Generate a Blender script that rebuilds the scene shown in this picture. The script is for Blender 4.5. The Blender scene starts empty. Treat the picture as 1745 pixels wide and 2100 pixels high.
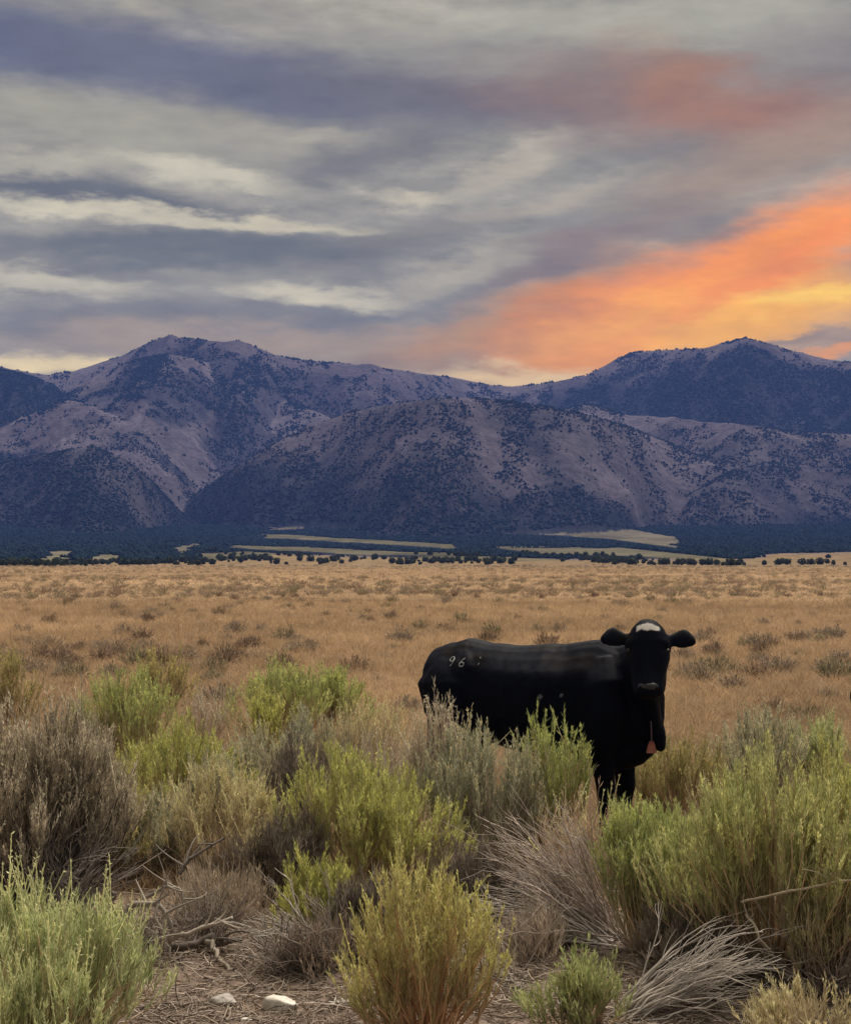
import bpy, math, random
import numpy as np
from mathutils import Vector, Matrix
from mathutils.bvhtree import BVHTree

scene = bpy.context.scene
COL = scene.collection
R_ = math.radians

# ------------------------------------------------------------------ camera
F_D, CX_D, CY_D, HOR_D = 2884.0, 872.5, 1050.0, 1155.0     # working picture 1745 x 2100
CAM_H = 1.70
PITCH = math.atan((HOR_D - CY_D) / F_D)
cam_data = bpy.data.cameras.new('camera')
cam_data.sensor_fit = 'VERTICAL'
cam_data.sensor_height = 24.0
cam_data.lens = 24.0 * F_D / 2100.0
cam_data.clip_start = 0.05
cam_data.clip_end = 40000
cam = bpy.data.objects.new('camera', cam_data)
COL.objects.link(cam)
cam.location = (0, 0, CAM_H)
cam.rotation_euler = (math.pi / 2 + PITCH, 0, 0)
scene.camera = cam

# ------------------------------------------------------------------ sun, sky, exposure
SUN_EL, SUN_AZ = R_(60), R_(24)          # azimuth to the right of the view direction
sun_d = bpy.data.lights.new('sun', 'SUN')
sun_d.energy = 2.9
sun_d.angle = R_(40)
sun_d.color = (1.0, 0.90, 0.78)
sun = bpy.data.objects.new('sun', sun_d)
COL.objects.link(sun)
sdir = Vector((math.sin(SUN_AZ) * math.cos(SUN_EL), math.cos(SUN_AZ) * math.cos(SUN_EL), math.sin(SUN_EL)))
sun.rotation_euler = (-sdir).to_track_quat('-Z', 'Y').to_euler()
sun.location = (0, 0, 60)

vs = scene.view_settings
vs.view_transform = 'Standard'
vs.look = 'None'
vs.gamma = 1.0
vs.exposure = 1.05
vs.use_curve_mapping = False
scene.cycles.max_bounces = 5
scene.cycles.transparent_max_bounces = 8
scene.cycles.volume_bounces = 0


def lin(r, g=None, b=None):
    if g is None:
        r, g, b = r
    out = []
    for c in (r, g, b):
        c = c / 255.0
        out.append(c / 12.92 if c <= 0.04045 else ((c + 0.055) / 1.055) ** 2.4)
    return out


def ray_dir(dx, dy):
    """world direction through a point of the working picture"""
    u = (dx - CX_D) / F_D
    v = (CY_D - dy) / F_D
    c, s = math.cos(PITCH), math.sin(PITCH)
    return Vector((u, c - v * s, s + v * c))


def azel(dx, dy):
    d = ray_dir(dx, dy)
    return math.atan2(d.x, d.y), math.atan2(d.z, math.hypot(d.x, d.y))


# ---- world: overcast evening sky, CIE overcast gradient, cloud banks at fixed directions
world = bpy.data.worlds.new('World')
scene.world = world
world.use_nodes = True
wn, wl = world.node_tree.nodes, world.node_tree.links
wn.clear()


def wnode(t, **kw):
    n = wn.new(t)
    for k, v in kw.items():
        setattr(n, k, v)
    return n


def wmath(op, a, b=None, clamp=False):
    n = wnode('ShaderNodeMath', operation=op)
    n.use_clamp = clamp
    for i, v in enumerate((a, b)):
        if v is None:
            continue
        if isinstance(v, (int, float)):
            n.inputs[i].default_value = v
        else:
            wl.new(v, n.inputs[i])
    return n.outputs[0]


def wmix(fac, a, b):
    n = wnode('ShaderNodeMix', data_type='RGBA')
    if isinstance(fac, (int, float)):
        n.inputs[0].default_value = fac
    else:
        wl.new(fac, n.inputs[0])
    for i, v in ((6, a), (7, b)):
        if isinstance(v, (list, tuple)):
            n.inputs[i].default_value = (*v, 1)
        else:
            wl.new(v, n.inputs[i])
    return n.outputs[2]


def wnoise(vec, scale, detail, rough):
    n = wnode('ShaderNodeTexNoise')
    wl.new(vec, n.inputs['Vector'])
    n.inputs['Scale'].default_value = scale
    n.inputs['Detail'].default_value = detail
    n.inputs['Roughness'].default_value = rough
    return n


tc = wnode('ShaderNodeTexCoord')
sep = wnode('ShaderNodeSeparateXYZ')
wl.new(tc.outputs['Generated'], sep.inputs[0])
w_az = wmath('ARCTAN2', sep.outputs[0], sep.outputs[1])
w_el = wmath('ARCSINE', sep.outputs[2])
st = wnode('ShaderNodeMapping')                      # stretched along the horizon
st.inputs['Scale'].default_value = (1.0, 1.0, 3.4)
st.inputs['Rotation'].default_value = (0, R_(5), 0)
wl.new(tc.outputs['Generated'], st.inputs[0])
nA = wnoise(st.outputs[0], 5.5, 7, 0.55)
nB = wnoise(st.outputs[0], 14.0, 6, 0.6)
nC = wnoise(st.outputs[0], 40.0, 5, 0.6)
sA = wnode('ShaderNodeSeparateColor')
wl.new(nA.outputs['Color'], sA.inputs[0])
sB = wnode('ShaderNodeSeparateColor')
wl.new(nB.outputs['Color'], sB.inputs[0])
sC = wnode('ShaderNodeSeparateColor')
wl.new(nC.outputs['Color'], sC.inputs[0])


def warp(amp_a, amp_b, amp_c, ch, base):
    o = base
    for s, a in ((sA, amp_a), (sB, amp_b), (sC, amp_c)):
        o = wmath('ADD', o, wmath('MULTIPLY', wmath('SUBTRACT', s.outputs[ch], 0.5), a))
    return o


cv = wnode('ShaderNodeCombineXYZ')
wl.new(warp(0.14, 0.07, 0.02, 0, w_az), cv.inputs[0])
wl.new(warp(0.04, 0.034, 0.012, 1, w_el), cv.inputs[1])
ramp = wnode('ShaderNodeValToRGB')
cr = ramp.color_ramp
cr.elements[0].position = 0.30
cr.elements[0].color = (*lin(104, 103, 98), 1)
cr.elements[1].position = 0.72
cr.elements[1].color = (*lin(196, 190, 174), 1)
e = cr.elements.new(0.5)
e.color = (*lin(146, 142, 130), 1)
wl.new(wmath('ADD', wmath('MULTIPLY', nA.outputs['Fac'], 0.55), wmath('MULTIPLY', nB.outputs['Fac'], 0.45)), ramp.inputs[0])
sky_col = ramp.outputs[0]
# cloud banks: (x, y, half width, half height, tilt, colour, weight) as directions
BANKS = [
    (870, 150, 1500, 190, 0, (136, 133, 126), .7),
    (1350, 40, 620, 70, -3, (160, 158, 144), .95),
    (60, 70, 560, 120, -4, (92, 94, 112), 1.0),
    (480, 150, 620, 105, -9, (97, 97, 112), 1.0),
    (900, 205, 560, 85, -4, (104, 100, 104), .95),
    (1330, 210, 560, 140, -6, (134, 108, 92), .9),
    (1420, 190, 300, 120, -24, (160, 112, 72), .7),
    (1620, 240, 340, 95, -8, (152, 108, 78), .75),
    (1740, 110, 240, 130, 0, (128, 120, 114), .7),
    (200, 250, 520, 95, -6, (158, 155, 138), .95),
    (560, 290, 300, 40, -2, (164, 158, 142), .8),
    (720, 335, 260, 75, 20, (116, 113, 108), .9),
    (420, 356, 300, 34, -8, (200, 194, 172), .85),
    (90, 318, 220, 30, -4, (176, 171, 152), .8),
    (180, 392, 560, 44, -7, (104, 104, 102), 1.0),
    (250, 440, 480, 30, -3, (216, 208, 182), .9),
    (560, 458, 330, 26, -2, (206, 197, 170), .9),
    (380, 510, 700, 46, 2, (108, 109, 104), 1.0),
    (850, 480, 320, 40, 10, (134, 128, 116), .8),
    (80, 578, 280, 34, -4, (210, 202, 178), .9),
    (420, 566, 260, 24, -3, (150, 146, 132), .8),
    (650, 602, 240, 36, -4, (220, 211, 184), .9),
    (920, 560, 240, 48, 16, (190, 180, 156), .75),
    (320, 652, 640, 48, 2, (128, 124, 116), .9),
    (1050, 342, 170, 46, 24, (188, 178, 158), .8),
    (860, 408, 150, 26, 0, (196, 187, 164), .85),
    (1130, 404, 230, 30, 16, (180, 168, 148), .75),
    (1560, 340, 470, 110, 14, (160, 136, 110), .85),
    (1250, 470, 360, 45, 16, (142, 126, 110), .85),
    (1130, 540, 260, 60, 20, (140, 120, 106), .8),
    (600, 705, 900, 56, 0, (180, 156, 124), .85),
    (980, 690, 420, 90, 14, (200, 146, 74), .85),
    (1180, 640, 330, 110, 26, (214, 138, 46), .9),
    (1500, 565, 620, 125, 20, (262, 153, 0), 1.0),
    (1620, 520, 360, 70, 14, (260, 156, 0), .9),
    (1520, 655, 600, 110, 8, (276, 196, 0), 1.0),
    (1560, 560, 420, 28, 22, (255, 140, 0), .6),
    (1690, 602, 210, 34, 4, (280, 226, 60), .85),
    (1230, 722, 260, 60, 16, (262, 166, 20), .9),
    (1650, 694, 210, 24, 8, (168, 142, 112), .9),
    (1720, 725, 150, 22, 6, (264, 170, 20), .8),
    (110, 752, 330, 44, 2, (252, 228, 172), 1.0),
    (1050, 778, 300, 42, 2, (252, 214, 150), .95),
]
for (x, y, hw, hh, tilt, c, w) in BANKS:
    a, el_ = azel(x, y)
    mp = wnode('ShaderNodeMapping', vector_type='TEXTURE')
    mp.inputs['Location'].default_value = (a, el_, 0)
    mp.inputs['Rotation'].default_value = (0, 0, R_(tilt))
    mp.inputs['Scale'].default_value = (hw / F_D, hh / F_D, 1)
    wl.new(cv.outputs[0], mp.inputs[0])
    g = wnode('ShaderNodeTexGradient', gradient_type='SPHERICAL')
    wl.new(mp.outputs[0], g.inputs[0])
    mr = wnode('ShaderNodeMapRange', interpolation_type='SMOOTHSTEP')
    wl.new(g.outputs['Fac'], mr.inputs['Value'])
    mr.inputs['From Max'].default_value = 0.85
    mr.inputs['To Max'].default_value = w
    sky_col = wmix(mr.outputs[0], sky_col, lin(c))
# overcast luminance gradient (1 + 2 sin el) / 3, 1.0 where the picture's sky sits
grad = wmath('MULTIPLY', wmath('ADD', wmath('MULTIPLY', wmath('MAXIMUM', sep.outputs[2], 0.0), 2.0), 1.0), 0.70)
fine = warp(0.30, 0.55, 0.34, 2, 1.0)
grad = wmath('MULTIPLY', grad, fine)
vm = wnode('ShaderNodeVectorMath', operation='SCALE')
tnt = wnode('ShaderNodeVectorMath', operation='MULTIPLY')
wl.new(sky_col, tnt.inputs[0])
tnt.inputs[1].default_value = (1.0, .965, .86)
wl.new(tnt.outputs[0], vm.inputs[0])
wl.new(grad, vm.inputs['Scale'])
nish = wnode('ShaderNodeTexSky', sky_type='NISHITA')
nish.sun_disc = False
nish.sun_elevation = SUN_EL
nish.sun_rotation = SUN_AZ
bg1 = wnode('ShaderNodeBackground')
bg1.inputs['Strength'].default_value = 0.53
wl.new(vm.outputs[0], bg1.inputs[0])
bg2 = wnode('ShaderNodeBackground')
bg2.inputs['Strength'].default_value = 0.05
wl.new(nish.outputs[0], bg2.inputs[0])
mxs = wnode('ShaderNodeMixShader')
mxs.inputs[0].default_value = 0.06
wl.new(bg1.outputs[0], mxs.inputs[1])
wl.new(bg2.outputs[0], mxs.inputs[2])
wo = wnode('ShaderNodeOutputWorld')
wl.new(mxs.outputs[0], wo.inputs[0])
world.cycles.sampling_method = 'MANUAL'
world.cycles.sample_map_resolution = 512

# ------------------------------------------------------------------ helpers
rng = np.random.default_rng(11)


def tag(o, label=None, cat=None, group=None, kind=None):
    if label: o['label'] = label
    if cat: o['category'] = cat
    if group: o['group'] = group
    if kind: o['kind'] = kind
    return o


def link(o, parent=None):
    COL.objects.link(o)
    if parent is not None:
        o.parent = parent
    return o


def empty(name, loc, rz=0.0):
    o = bpy.data.objects.new(name, None)
    o.empty_display_size = 0.2
    o.location = loc
    o.rotation_euler = (0, 0, rz)
    return link(o)


class MB:
    """collects numpy geometry with a colour per vertex"""
    def __init__(self):
        self.v, self.f4, self.f3, self.c, self.n = [], [], [], [], 0

    def add(self, v, quads=None, tris=None, col=(1, 1, 1)):
        v = np.asarray(v, float).reshape(-1, 3)
        if quads is not None and len(quads): self.f4.append(np.asarray(quads, int) + self.n)
        if tris is not None and len(tris): self.f3.append(np.asarray(tris, int) + self.n)
        c = np.asarray(col, float)
        if c.ndim == 1: c = np.broadcast_to(c, (len(v), 3))
        self.v.append(v); self.c.append(c); self.n += len(v)

    def mesh(self, name, mat=None, smooth=False):
        me = bpy.data.meshes.new(name)
        v = np.concatenate(self.v)
        f4 = np.concatenate(self.f4) if self.f4 else np.zeros((0, 4), int)
        f3 = np.concatenate(self.f3) if self.f3 else np.zeros((0, 3), int)
        me.vertices.add(len(v)); me.vertices.foreach_set('co', v.ravel().astype(np.float32))
        nl = f4.size + f3.size
        me.loops.add(nl)
        me.loops.foreach_set('vertex_index', np.concatenate([f4.ravel(), f3.ravel()]).astype(np.int32))
        me.polygons.add(len(f4) + len(f3))
        ls = np.concatenate([np.arange(len(f4)) * 4, f4.size + np.arange(len(f3)) * 3])
        me.polygons.foreach_set('loop_start', ls.astype(np.int32))
        if smooth:
            me.polygons.foreach_set('use_smooth', np.ones(len(ls), bool))
        a = me.attributes.new('col', 'FLOAT_COLOR', 'POINT')
        c = np.concatenate(self.c)
        a.data.foreach_set('color', np.concatenate([c, np.ones((len(c), 1))], 1).ravel().astype(np.float32))
        me.update(calc_edges=True)
        if mat: me.materials.append(mat)
        return me

    def obj(self, name, mat, parent=None, smooth=False):
        return link(bpy.data.objects.new(name, self.mesh(name, mat, smooth)), parent)


def _hash(ix, iy, seed):
    h = (ix.astype(np.int64) * 374761393 + iy.astype(np.int64) * 668265263 + seed * 1442695041) & 0x7fffffff
    h = ((h ^ (h >> 13)) * 1274126177) & 0x7fffffff
    h = ((h ^ (h >> 16)) * 668265263) & 0x7fffffff
    return ((h ^ (h >> 15)) & 0xffffff) / float(0xffffff)


def vnoise(x, y, seed=0):
    x = np.asarray(x, float); y = np.asarray(y, float)
    ix, iy = np.floor(x), np.floor(y)
    fx, fy = x - ix, y - iy
    fx = fx * fx * fx * (fx * (fx * 6 - 15) + 10); fy = fy * fy * fy * (fy * (fy * 6 - 15) + 10)
    a, b = _hash(ix, iy, seed), _hash(ix + 1, iy, seed)
    c, d = _hash(ix, iy + 1, seed), _hash(ix + 1, iy + 1, seed)
    return (a + (b - a) * fx) * (1 - fy) + (c + (d - c) * fx) * fy


def fbm(x, y, oct=5, seed=0, gain=0.5):
    s, amp, tot = 0, 1.0, 0
    for i in range(oct):
        ca, sa = math.cos(i * 1.1), math.sin(i * 1.1)
        s = s + amp * vnoise((x * ca - y * sa) * 2 ** i + 13.7 * i, (x * sa + y * ca) * 2 ** i - 7.1 * i, seed + i * 17)
        tot += amp; amp *= gain
    return s / tot - 0.5


def sstep(a, b, x):
    t = np.clip((x - a) / (b - a), 0, 1)
    return t * t * (3 - 2 * t)


def ground_z(x, y):
    x = np.asarray(x, float); y = np.asarray(y, float)
    r = np.hypot(x, y)
    base = 1.0 * np.clip((r - 80) / 820, 0, 1) ** 1.5
    near = 0.10 * fbm(x / 2.6, y / 2.6, 4, 3) * sstep(60, 25, r) + 0.5 * fbm(x / 45, y / 45, 3, 5) * sstep(25, 90, r)
    return base + near


def ground_hit(dx, dy):
    d = ray_dir(dx, dy)
    t = -CAM_H / d.z
    x, y = d.x * t, d.y * t
    return x, y, float(ground_z(x, y))


def project(x, y, z):
    """world arrays to working-picture coordinates"""
    c, s = math.cos(PITCH), math.sin(PITCH)
    zz = z - CAM_H
    fwd = y * c + zz * s
    up = -y * s + zz * c
    return CX_D + F_D * x / fwd, CY_D - F_D * up / fwd


# ---- materials
def new_mat(name):
    m = bpy.data.materials.new(name)
    m.use_nodes = True
    nt = m.node_tree
    for n in list(nt.nodes): nt.nodes.remove(n)
    out = nt.nodes.new('ShaderNodeOutputMaterial')
    return m, nt, out


def N(nt, t, ins=None, **kw):
    n = nt.nodes.new(t)
    for k, v in kw.items(): setattr(n, k, v)
    for k, v in (ins or {}).items():
        if isinstance(v, bpy.types.NodeSocket): nt.links.new(v, n.inputs[k])
        else: n.inputs[k].default_value = v
    return n


def mixc(nt, fac, a, b, blend='MIX'):
    n = nt.nodes.new('ShaderNodeMix'); n.data_type = 'RGBA'; n.blend_type = blend
    for i, v in ((0, fac), (6, a), (7, b)):
        if isinstance(v, bpy.types.NodeSocket): nt.links.new(v, n.inputs[i])
        elif i == 0: n.inputs[0].default_value = v
        else: n.inputs[i].default_value = (*v, 1)
    return n.outputs[2]


def plant_mat(name, transl=0.3, rough=0.75, var=0.25):
    m, nt, out = new_mat(name)
    at = N(nt, 'ShaderNodeAttribute', attribute_name='col')
    geo = N(nt, 'ShaderNodeNewGeometry')
    nz = N(nt, 'ShaderNodeTexNoise', {'Vector': geo.outputs['Position'], 'Scale': 9.0, 'Detail': 3.0})
    mr = N(nt, 'ShaderNodeMapRange', {'Value': nz.outputs['Fac'], 'From Min': 0.3, 'From Max': 0.7, 'To Min': 1 - var, 'To Max': 1 + var})
    sc = N(nt, 'ShaderNodeVectorMath', {0: at.outputs['Color'], 'Scale': mr.outputs[0]}, operation='SCALE')
    p = N(nt, 'ShaderNodeBsdfPrincipled', {'Base Color': sc.outputs[0], 'Roughness': rough, 'Specular IOR Level': 0.25})
    if transl > 0:
        t = N(nt, 'ShaderNodeBsdfTranslucent', {'Color': sc.outputs[0]})
        mx = N(nt, 'ShaderNodeMixShader', {0: transl, 1: p.outputs[0], 2: t.outputs[0]})
        nt.links.new(mx.outputs[0], out.inputs[0])
    else:
        nt.links.new(p.outputs[0], out.inputs[0])
    return m


M_LEAF = plant_mat('leaf', 0.32)
M_STEM = plant_mat('stem', 0.0, 0.85)
M_SCRUB = plant_mat('scrub', 0.2, 0.85)
M_TREE = plant_mat('juniper', 0.1, 0.8, 0.35)


def tint_mat(name, transl):
    """instanced stuff: col attribute scaled by the tint of each instance"""
    m, nt, out = new_mat(name)
    at = N(nt, 'ShaderNodeAttribute', attribute_name='col')
    ti = N(nt, 'ShaderNodeAttribute', attribute_name='tint', attribute_type='INSTANCER')
    mu = mixc(nt, 1.0, at.outputs['Color'], ti.outputs['Color'], 'MULTIPLY')
    p = N(nt, 'ShaderNodeBsdfDiffuse', {'Color': mu})
    t = N(nt, 'ShaderNodeBsdfTranslucent', {'Color': mu})
    mx = N(nt, 'ShaderNodeMixShader', {0: transl, 1: p.outputs[0], 2: t.outputs[0]})
    nt.links.new(mx.outputs[0], out.inputs[0])
    return m


M_GRASS = tint_mat('dry_grass', 0.3)
M_FARTREE = tint_mat('far_juniper', 0.05)
M_LITTER = tint_mat('litter', 0.0)


def scatter(name, protos, pts, rz, scl, var, tint, mat, label, cat):
    """one object: prototypes and their points, instanced by geometry nodes"""
    npv = [p.n for p in protos]
    n0 = sum(npv)
    allb = MB()
    for p in protos:
        off = allb.n
        allb.v.extend(p.v); allb.c.extend(p.c)
        allb.f4.extend([f + off for f in p.f4]); allb.f3.extend([f + off for f in p.f3])
        allb.n += p.n
    allb.v.append(np.asarray(pts, float)); allb.c.append(np.ones((len(pts), 3))); allb.n += len(pts)
    me = allb.mesh(name, mat)
    n = n0 + len(pts)

    def attr(nm, typ, pv, qv, key='value'):
        a = me.attributes.new(nm, typ, 'POINT')
        a.data.foreach_set(key, np.concatenate([pv, qv]).ravel())
    attr('inst', 'BOOLEAN', np.zeros(n0, bool), np.ones(len(pts), bool))
    attr('variant', 'INT', np.repeat(np.arange(len(protos)), npv).astype(np.int32), np.asarray(var).astype(np.int32))
    attr('scl', 'FLOAT_VECTOR', np.ones((n0, 3), np.float32), np.asarray(scl).astype(np.float32), 'vector')
    rot = np.zeros((len(pts), 3), np.float32); rot[:, 2] = rz
    attr('rot', 'FLOAT_VECTOR', np.zeros((n0, 3), np.float32), rot, 'vector')
    t4 = np.concatenate([np.asarray(tint), np.ones((len(pts), 1))], 1).astype(np.float32)
    attr('tint', 'FLOAT_COLOR', np.ones((n0, 4), np.float32), t4, 'color')
    o = link(bpy.data.objects.new(name, me))
    ng = bpy.data.node_groups.new(name, 'GeometryNodeTree')
    ng.interface.new_socket('Geometry', in_out='INPUT', socket_type='NodeSocketGeometry')
    ng.interface.new_socket('Geometry', in_out='OUTPUT', socket_type='NodeSocketGeometry')
    gi, go = ng.nodes.new('NodeGroupInput'), ng.nodes.new('NodeGroupOutput')

    def named(nm, dt):
        q = ng.nodes.new('GeometryNodeInputNamedAttribute'); q.data_type = dt
        q.inputs['Name'].default_value = nm
        return q.outputs[0]
    sp = ng.nodes.new('GeometryNodeSeparateGeometry'); sp.domain = 'POINT'
    ng.links.new(gi.outputs[0], sp.inputs[0]); ng.links.new(named('inst', 'BOOLEAN'), sp.inputs['Selection'])
    si = ng.nodes.new('GeometryNodeSplitToInstances'); si.domain = 'FACE'
    ng.links.new(sp.outputs['Inverted'], si.inputs[0]); ng.links.new(named('variant', 'INT'), si.inputs['Group ID'])
    ip = ng.nodes.new('GeometryNodeInstanceOnPoints')
    ng.links.new(sp.outputs['Selection'], ip.inputs['Points'])
    ng.links.new(si.outputs[0], ip.inputs['Instance'])
    ip.inputs['Pick Instance'].default_value = True
    ng.links.new(named('variant', 'INT'), ip.inputs['Instance Index'])
    ng.links.new(named('rot', 'FLOAT_VECTOR'), ip.inputs['Rotation'])
    ng.links.new(named('scl', 'FLOAT_VECTOR'), ip.inputs['Scale'])
    ng.links.new(ip.outputs[0], go.inputs[0])
    md = o.modifiers.new('scatter', 'NODES'); md.node_group = ng
    tag(o, label, cat, kind='stuff')
    return o


# ------------------------------------------------------------------ terrain: mountains
LAYERS = {
    # name: (crest distance, front slope, back slope, crest points in the working picture)
    'skyline': (4500, .62, .5, [(-700, 860), (-420, 800), (-200, 735), (0, 752), (60, 764), (100, 770), (150, 762), (200, 747), (250, 731), (290, 711), (320, 697), (350, 688),
                (375, 693), (420, 699), (465, 701), (490, 699), (520, 710), (560, 727), (600, 737), (650, 742), (700, 746), (760, 748),
                (800, 758), (850, 764), (900, 770), (950, 778), (1000, 790), (1050, 793), (1100, 790), (1150, 780), (1200, 771),
                (1240, 750), (1270, 733), (1300, 722), (1350, 719), (1400, 717), (1450, 714), (1490, 703), (1530, 693), (1560, 700),
                (1600, 713), (1650, 726), (1700, 737), (1745, 745), (1900, 790), (2100, 770), (2450, 860)]),
    'left_spur': (4150, .60, .45, [(-700, 900), (-300, 730), (-60, 745), (0, 756), (60, 772), (110, 790), (150, 830), (200, 880), (260, 950), (320, 1060)]),
    'knoll': (3950, .50, .35, [(60, 900), (130, 815), (190, 775), (250, 745), (300, 733), (350, 728), (400, 736), (440, 748), (500, 785), (580, 822), (660, 848), (740, 890), (820, 960), (900, 1060)]),
    'knoll_low': (3450, .46, .35, [(-500, 960), (-200, 930), (0, 880), (60, 850), (130, 818), (200, 836), (280, 872), (340, 918), (420, 958), (500, 985), (580, 1040)]),
    'dark_spur': (2950, .48, .3, [(-600, 1000), (-200, 985), (0, 950), (100, 930), (190, 914), (250, 940), (300, 975), (350, 1028), (390, 1070), (430, 1100)]),
    'front_hill': (2900, .56, .35, [(280, 1100), (340, 1068), (400, 1015), (480, 962), (560, 912), (640, 872), (720, 846), (800, 830), (880, 818), (950, 815), (1030, 822), (1120, 834),
                   (1200, 850), (1300, 880), (1400, 920), (1480, 960), (1560, 1005), (1640, 1045), (1700, 1068), (1780, 1090)]),
    'right_bench': (3500, .50, .3, [(1000, 960), (1080, 880), (1150, 842), (1200, 829), (1240, 838), (1290, 852), (1380, 856), (1450, 866), (1500, 868), (1600, 882), (1745, 892), (2000, 930), (2400, 1000)]),
    'right_low': (3050, .46, .3, [(1300, 1090), (1420, 1010), (1500, 965), (1580, 948), (1660, 956), (1745, 985), (1900, 1010), (2300, 1060)]),
}


def apron(r):
    t = np.clip((r - 850) / 1750, 0, None)
    return 0.7 + 66 * (0.35 * t + 0.65 * t ** 2)


_lay = {}
for k, (rc, sf, sb, pts) in LAYERS.items():
    ae = np.array([azel(*p) for p in pts])
    _lay[k] = (rc, sf, sb, ae[:, 0], np.tan(ae[:, 1]))


def terrain_z(az, r):
    """height of the mountain land at azimuth and distance, and which crest it belongs to"""
    x, y = r * np.sin(az), r * np.cos(az)
    base = apron(np.minimum(r, 2700)) + 1.2 * fbm(x / 70, y / 70, 3, 9) * sstep(900, 1100, r)
    z = base.copy()
    which = np.full(z.shape, -1)
    rough = fbm(x / 330, y / 330, 6, 21)
    rid = 1 - 2 * np.abs(fbm(x / 300 + .5 * rough, y / 420, 5, 31)) * 1.8
    for i, (k, (rc, sf, sb, la, lt)) in enumerate(_lay.items()):
        t = np.interp(az, la, lt)
        lo = sstep(la[0] - .03, la[0] + 0.005, az) * sstep(la[-1] + .03, la[-1] - 0.005, az)
        rcl = rc * (1 + 0.05 * np.sin(az * 17 + i * 2.1) + 0.02 * np.sin(az * 53 + i))
        zc = CAM_H + rcl * t + 5 * fbm(az * 160, az * 0 + i, 3, 40 + i)
        zc = zc * lo - 60 * (1 - lo)
        d = rcl - r
        dd = np.abs(d)
        front = zc - sf * (np.sqrt(dd * dd + 45 ** 2) - 45) - 0.00006 * dd * dd * 0
        amp = np.clip(dd / 420, 0, 1)
        gul = 1 - np.abs(fbm(az * rcl / 150 + .8 * rough + i * 9, r / 700, 4, 51 + i)) * 4
        front = front + amp * (60 * rough + 26 * (rid - 0.55) + 34 * (gul - .55))
        back = zc - sb * (np.sqrt(dd * dd + 60 ** 2) - 60) + amp * 40 * rough
        zl = np.where(d > 0, front, back)
        m = zl > z
        which = np.where(m, i, which)
        kk = 14.0
        h = np.clip(0.5 + 0.5 * (zl - z) / kk, 0, 1)
        z = z * (1 - h) + zl * h + kk * h * (1 - h) * .5
    return z, which


LN = list(_lay.keys())


def in_poly(px, py, poly):
    inside = np.zeros(px.shape, bool)
    n = len(poly)
    for i in range(n):
        x0, y0 = poly[i]; x1, y1 = poly[(i + 1) % n]
        if y0 == y1: continue
        c = ((y0 > py) != (y1 > py)) & (px < (x1 - x0) * (py - y0) / (y1 - y0) + x0)
        inside ^= c
    return inside


FIELDS = [  # cleared meadows on the apron: outline and brightness (0 straw, 1 pale)
    ([(550, 1083), (580, 1075), (650, 1071), (750, 1074), (748, 1080), (660, 1080), (600, 1087), (556, 1088)], .9),
    ([(1042, 1089), (1152, 1081), (1237, 1079), (1302, 1087), (1402, 1105), (1387, 1123), (1252, 1105), (1112, 1095)], .55),
    ([(540, 1096), (620, 1099), (740, 1106), (940, 1118), (938, 1126), (740, 1113), (600, 1106), (545, 1103)], .2),
    ([(470, 1117), (640, 1122), (820, 1131), (935, 1134), (930, 1139), (760, 1138), (600, 1130), (480, 1123)], .25),
    ([(400, 1136), (500, 1131), (640, 1139), (640, 1148), (500, 1146), (410, 1146)], .35),
    ([(354, 1117), (398, 1114), (400, 1124), (372, 1134), (358, 1131)], .6),
    ([(185, 1143), (205, 1138), (246, 1138), (246, 1148), (190, 1149)], .4),
    ([(30, 1150), (100, 1146), (105, 1128), (148, 1130), (150, 1142), (120, 1152), (60, 1156)], .4),
    ([(1000, 1121), (1060, 1122), (1270, 1123), (1400, 1136), (1512, 1148), (1490, 1154), (1300, 1140), (1100, 1134)], .3),
    ([(850, 1142), (940, 1139), (1050, 1143), (1300, 1154), (1500, 1160), (1300, 1164), (850, 1158)], .2),
    ([(480, 1148), (660, 1146), (850, 1150), (850, 1164), (480, 1166)], .2),
    ([(845, 1081), (868, 1080), (868, 1084), (848, 1085)], .7),
]


def edge_r(px, n1, n2):
    """distance at which the trees begin"""
    return np.interp(px, [-200, 150, 420, 560, 760, 900, 1080, 1300, 1520, 1600, 1800], [980, 990, 1030, 1240, 1290, 1120, 1060, 1060, 1010, 1220, 1260]) + 420 * n1 + 160 * n2


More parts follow.
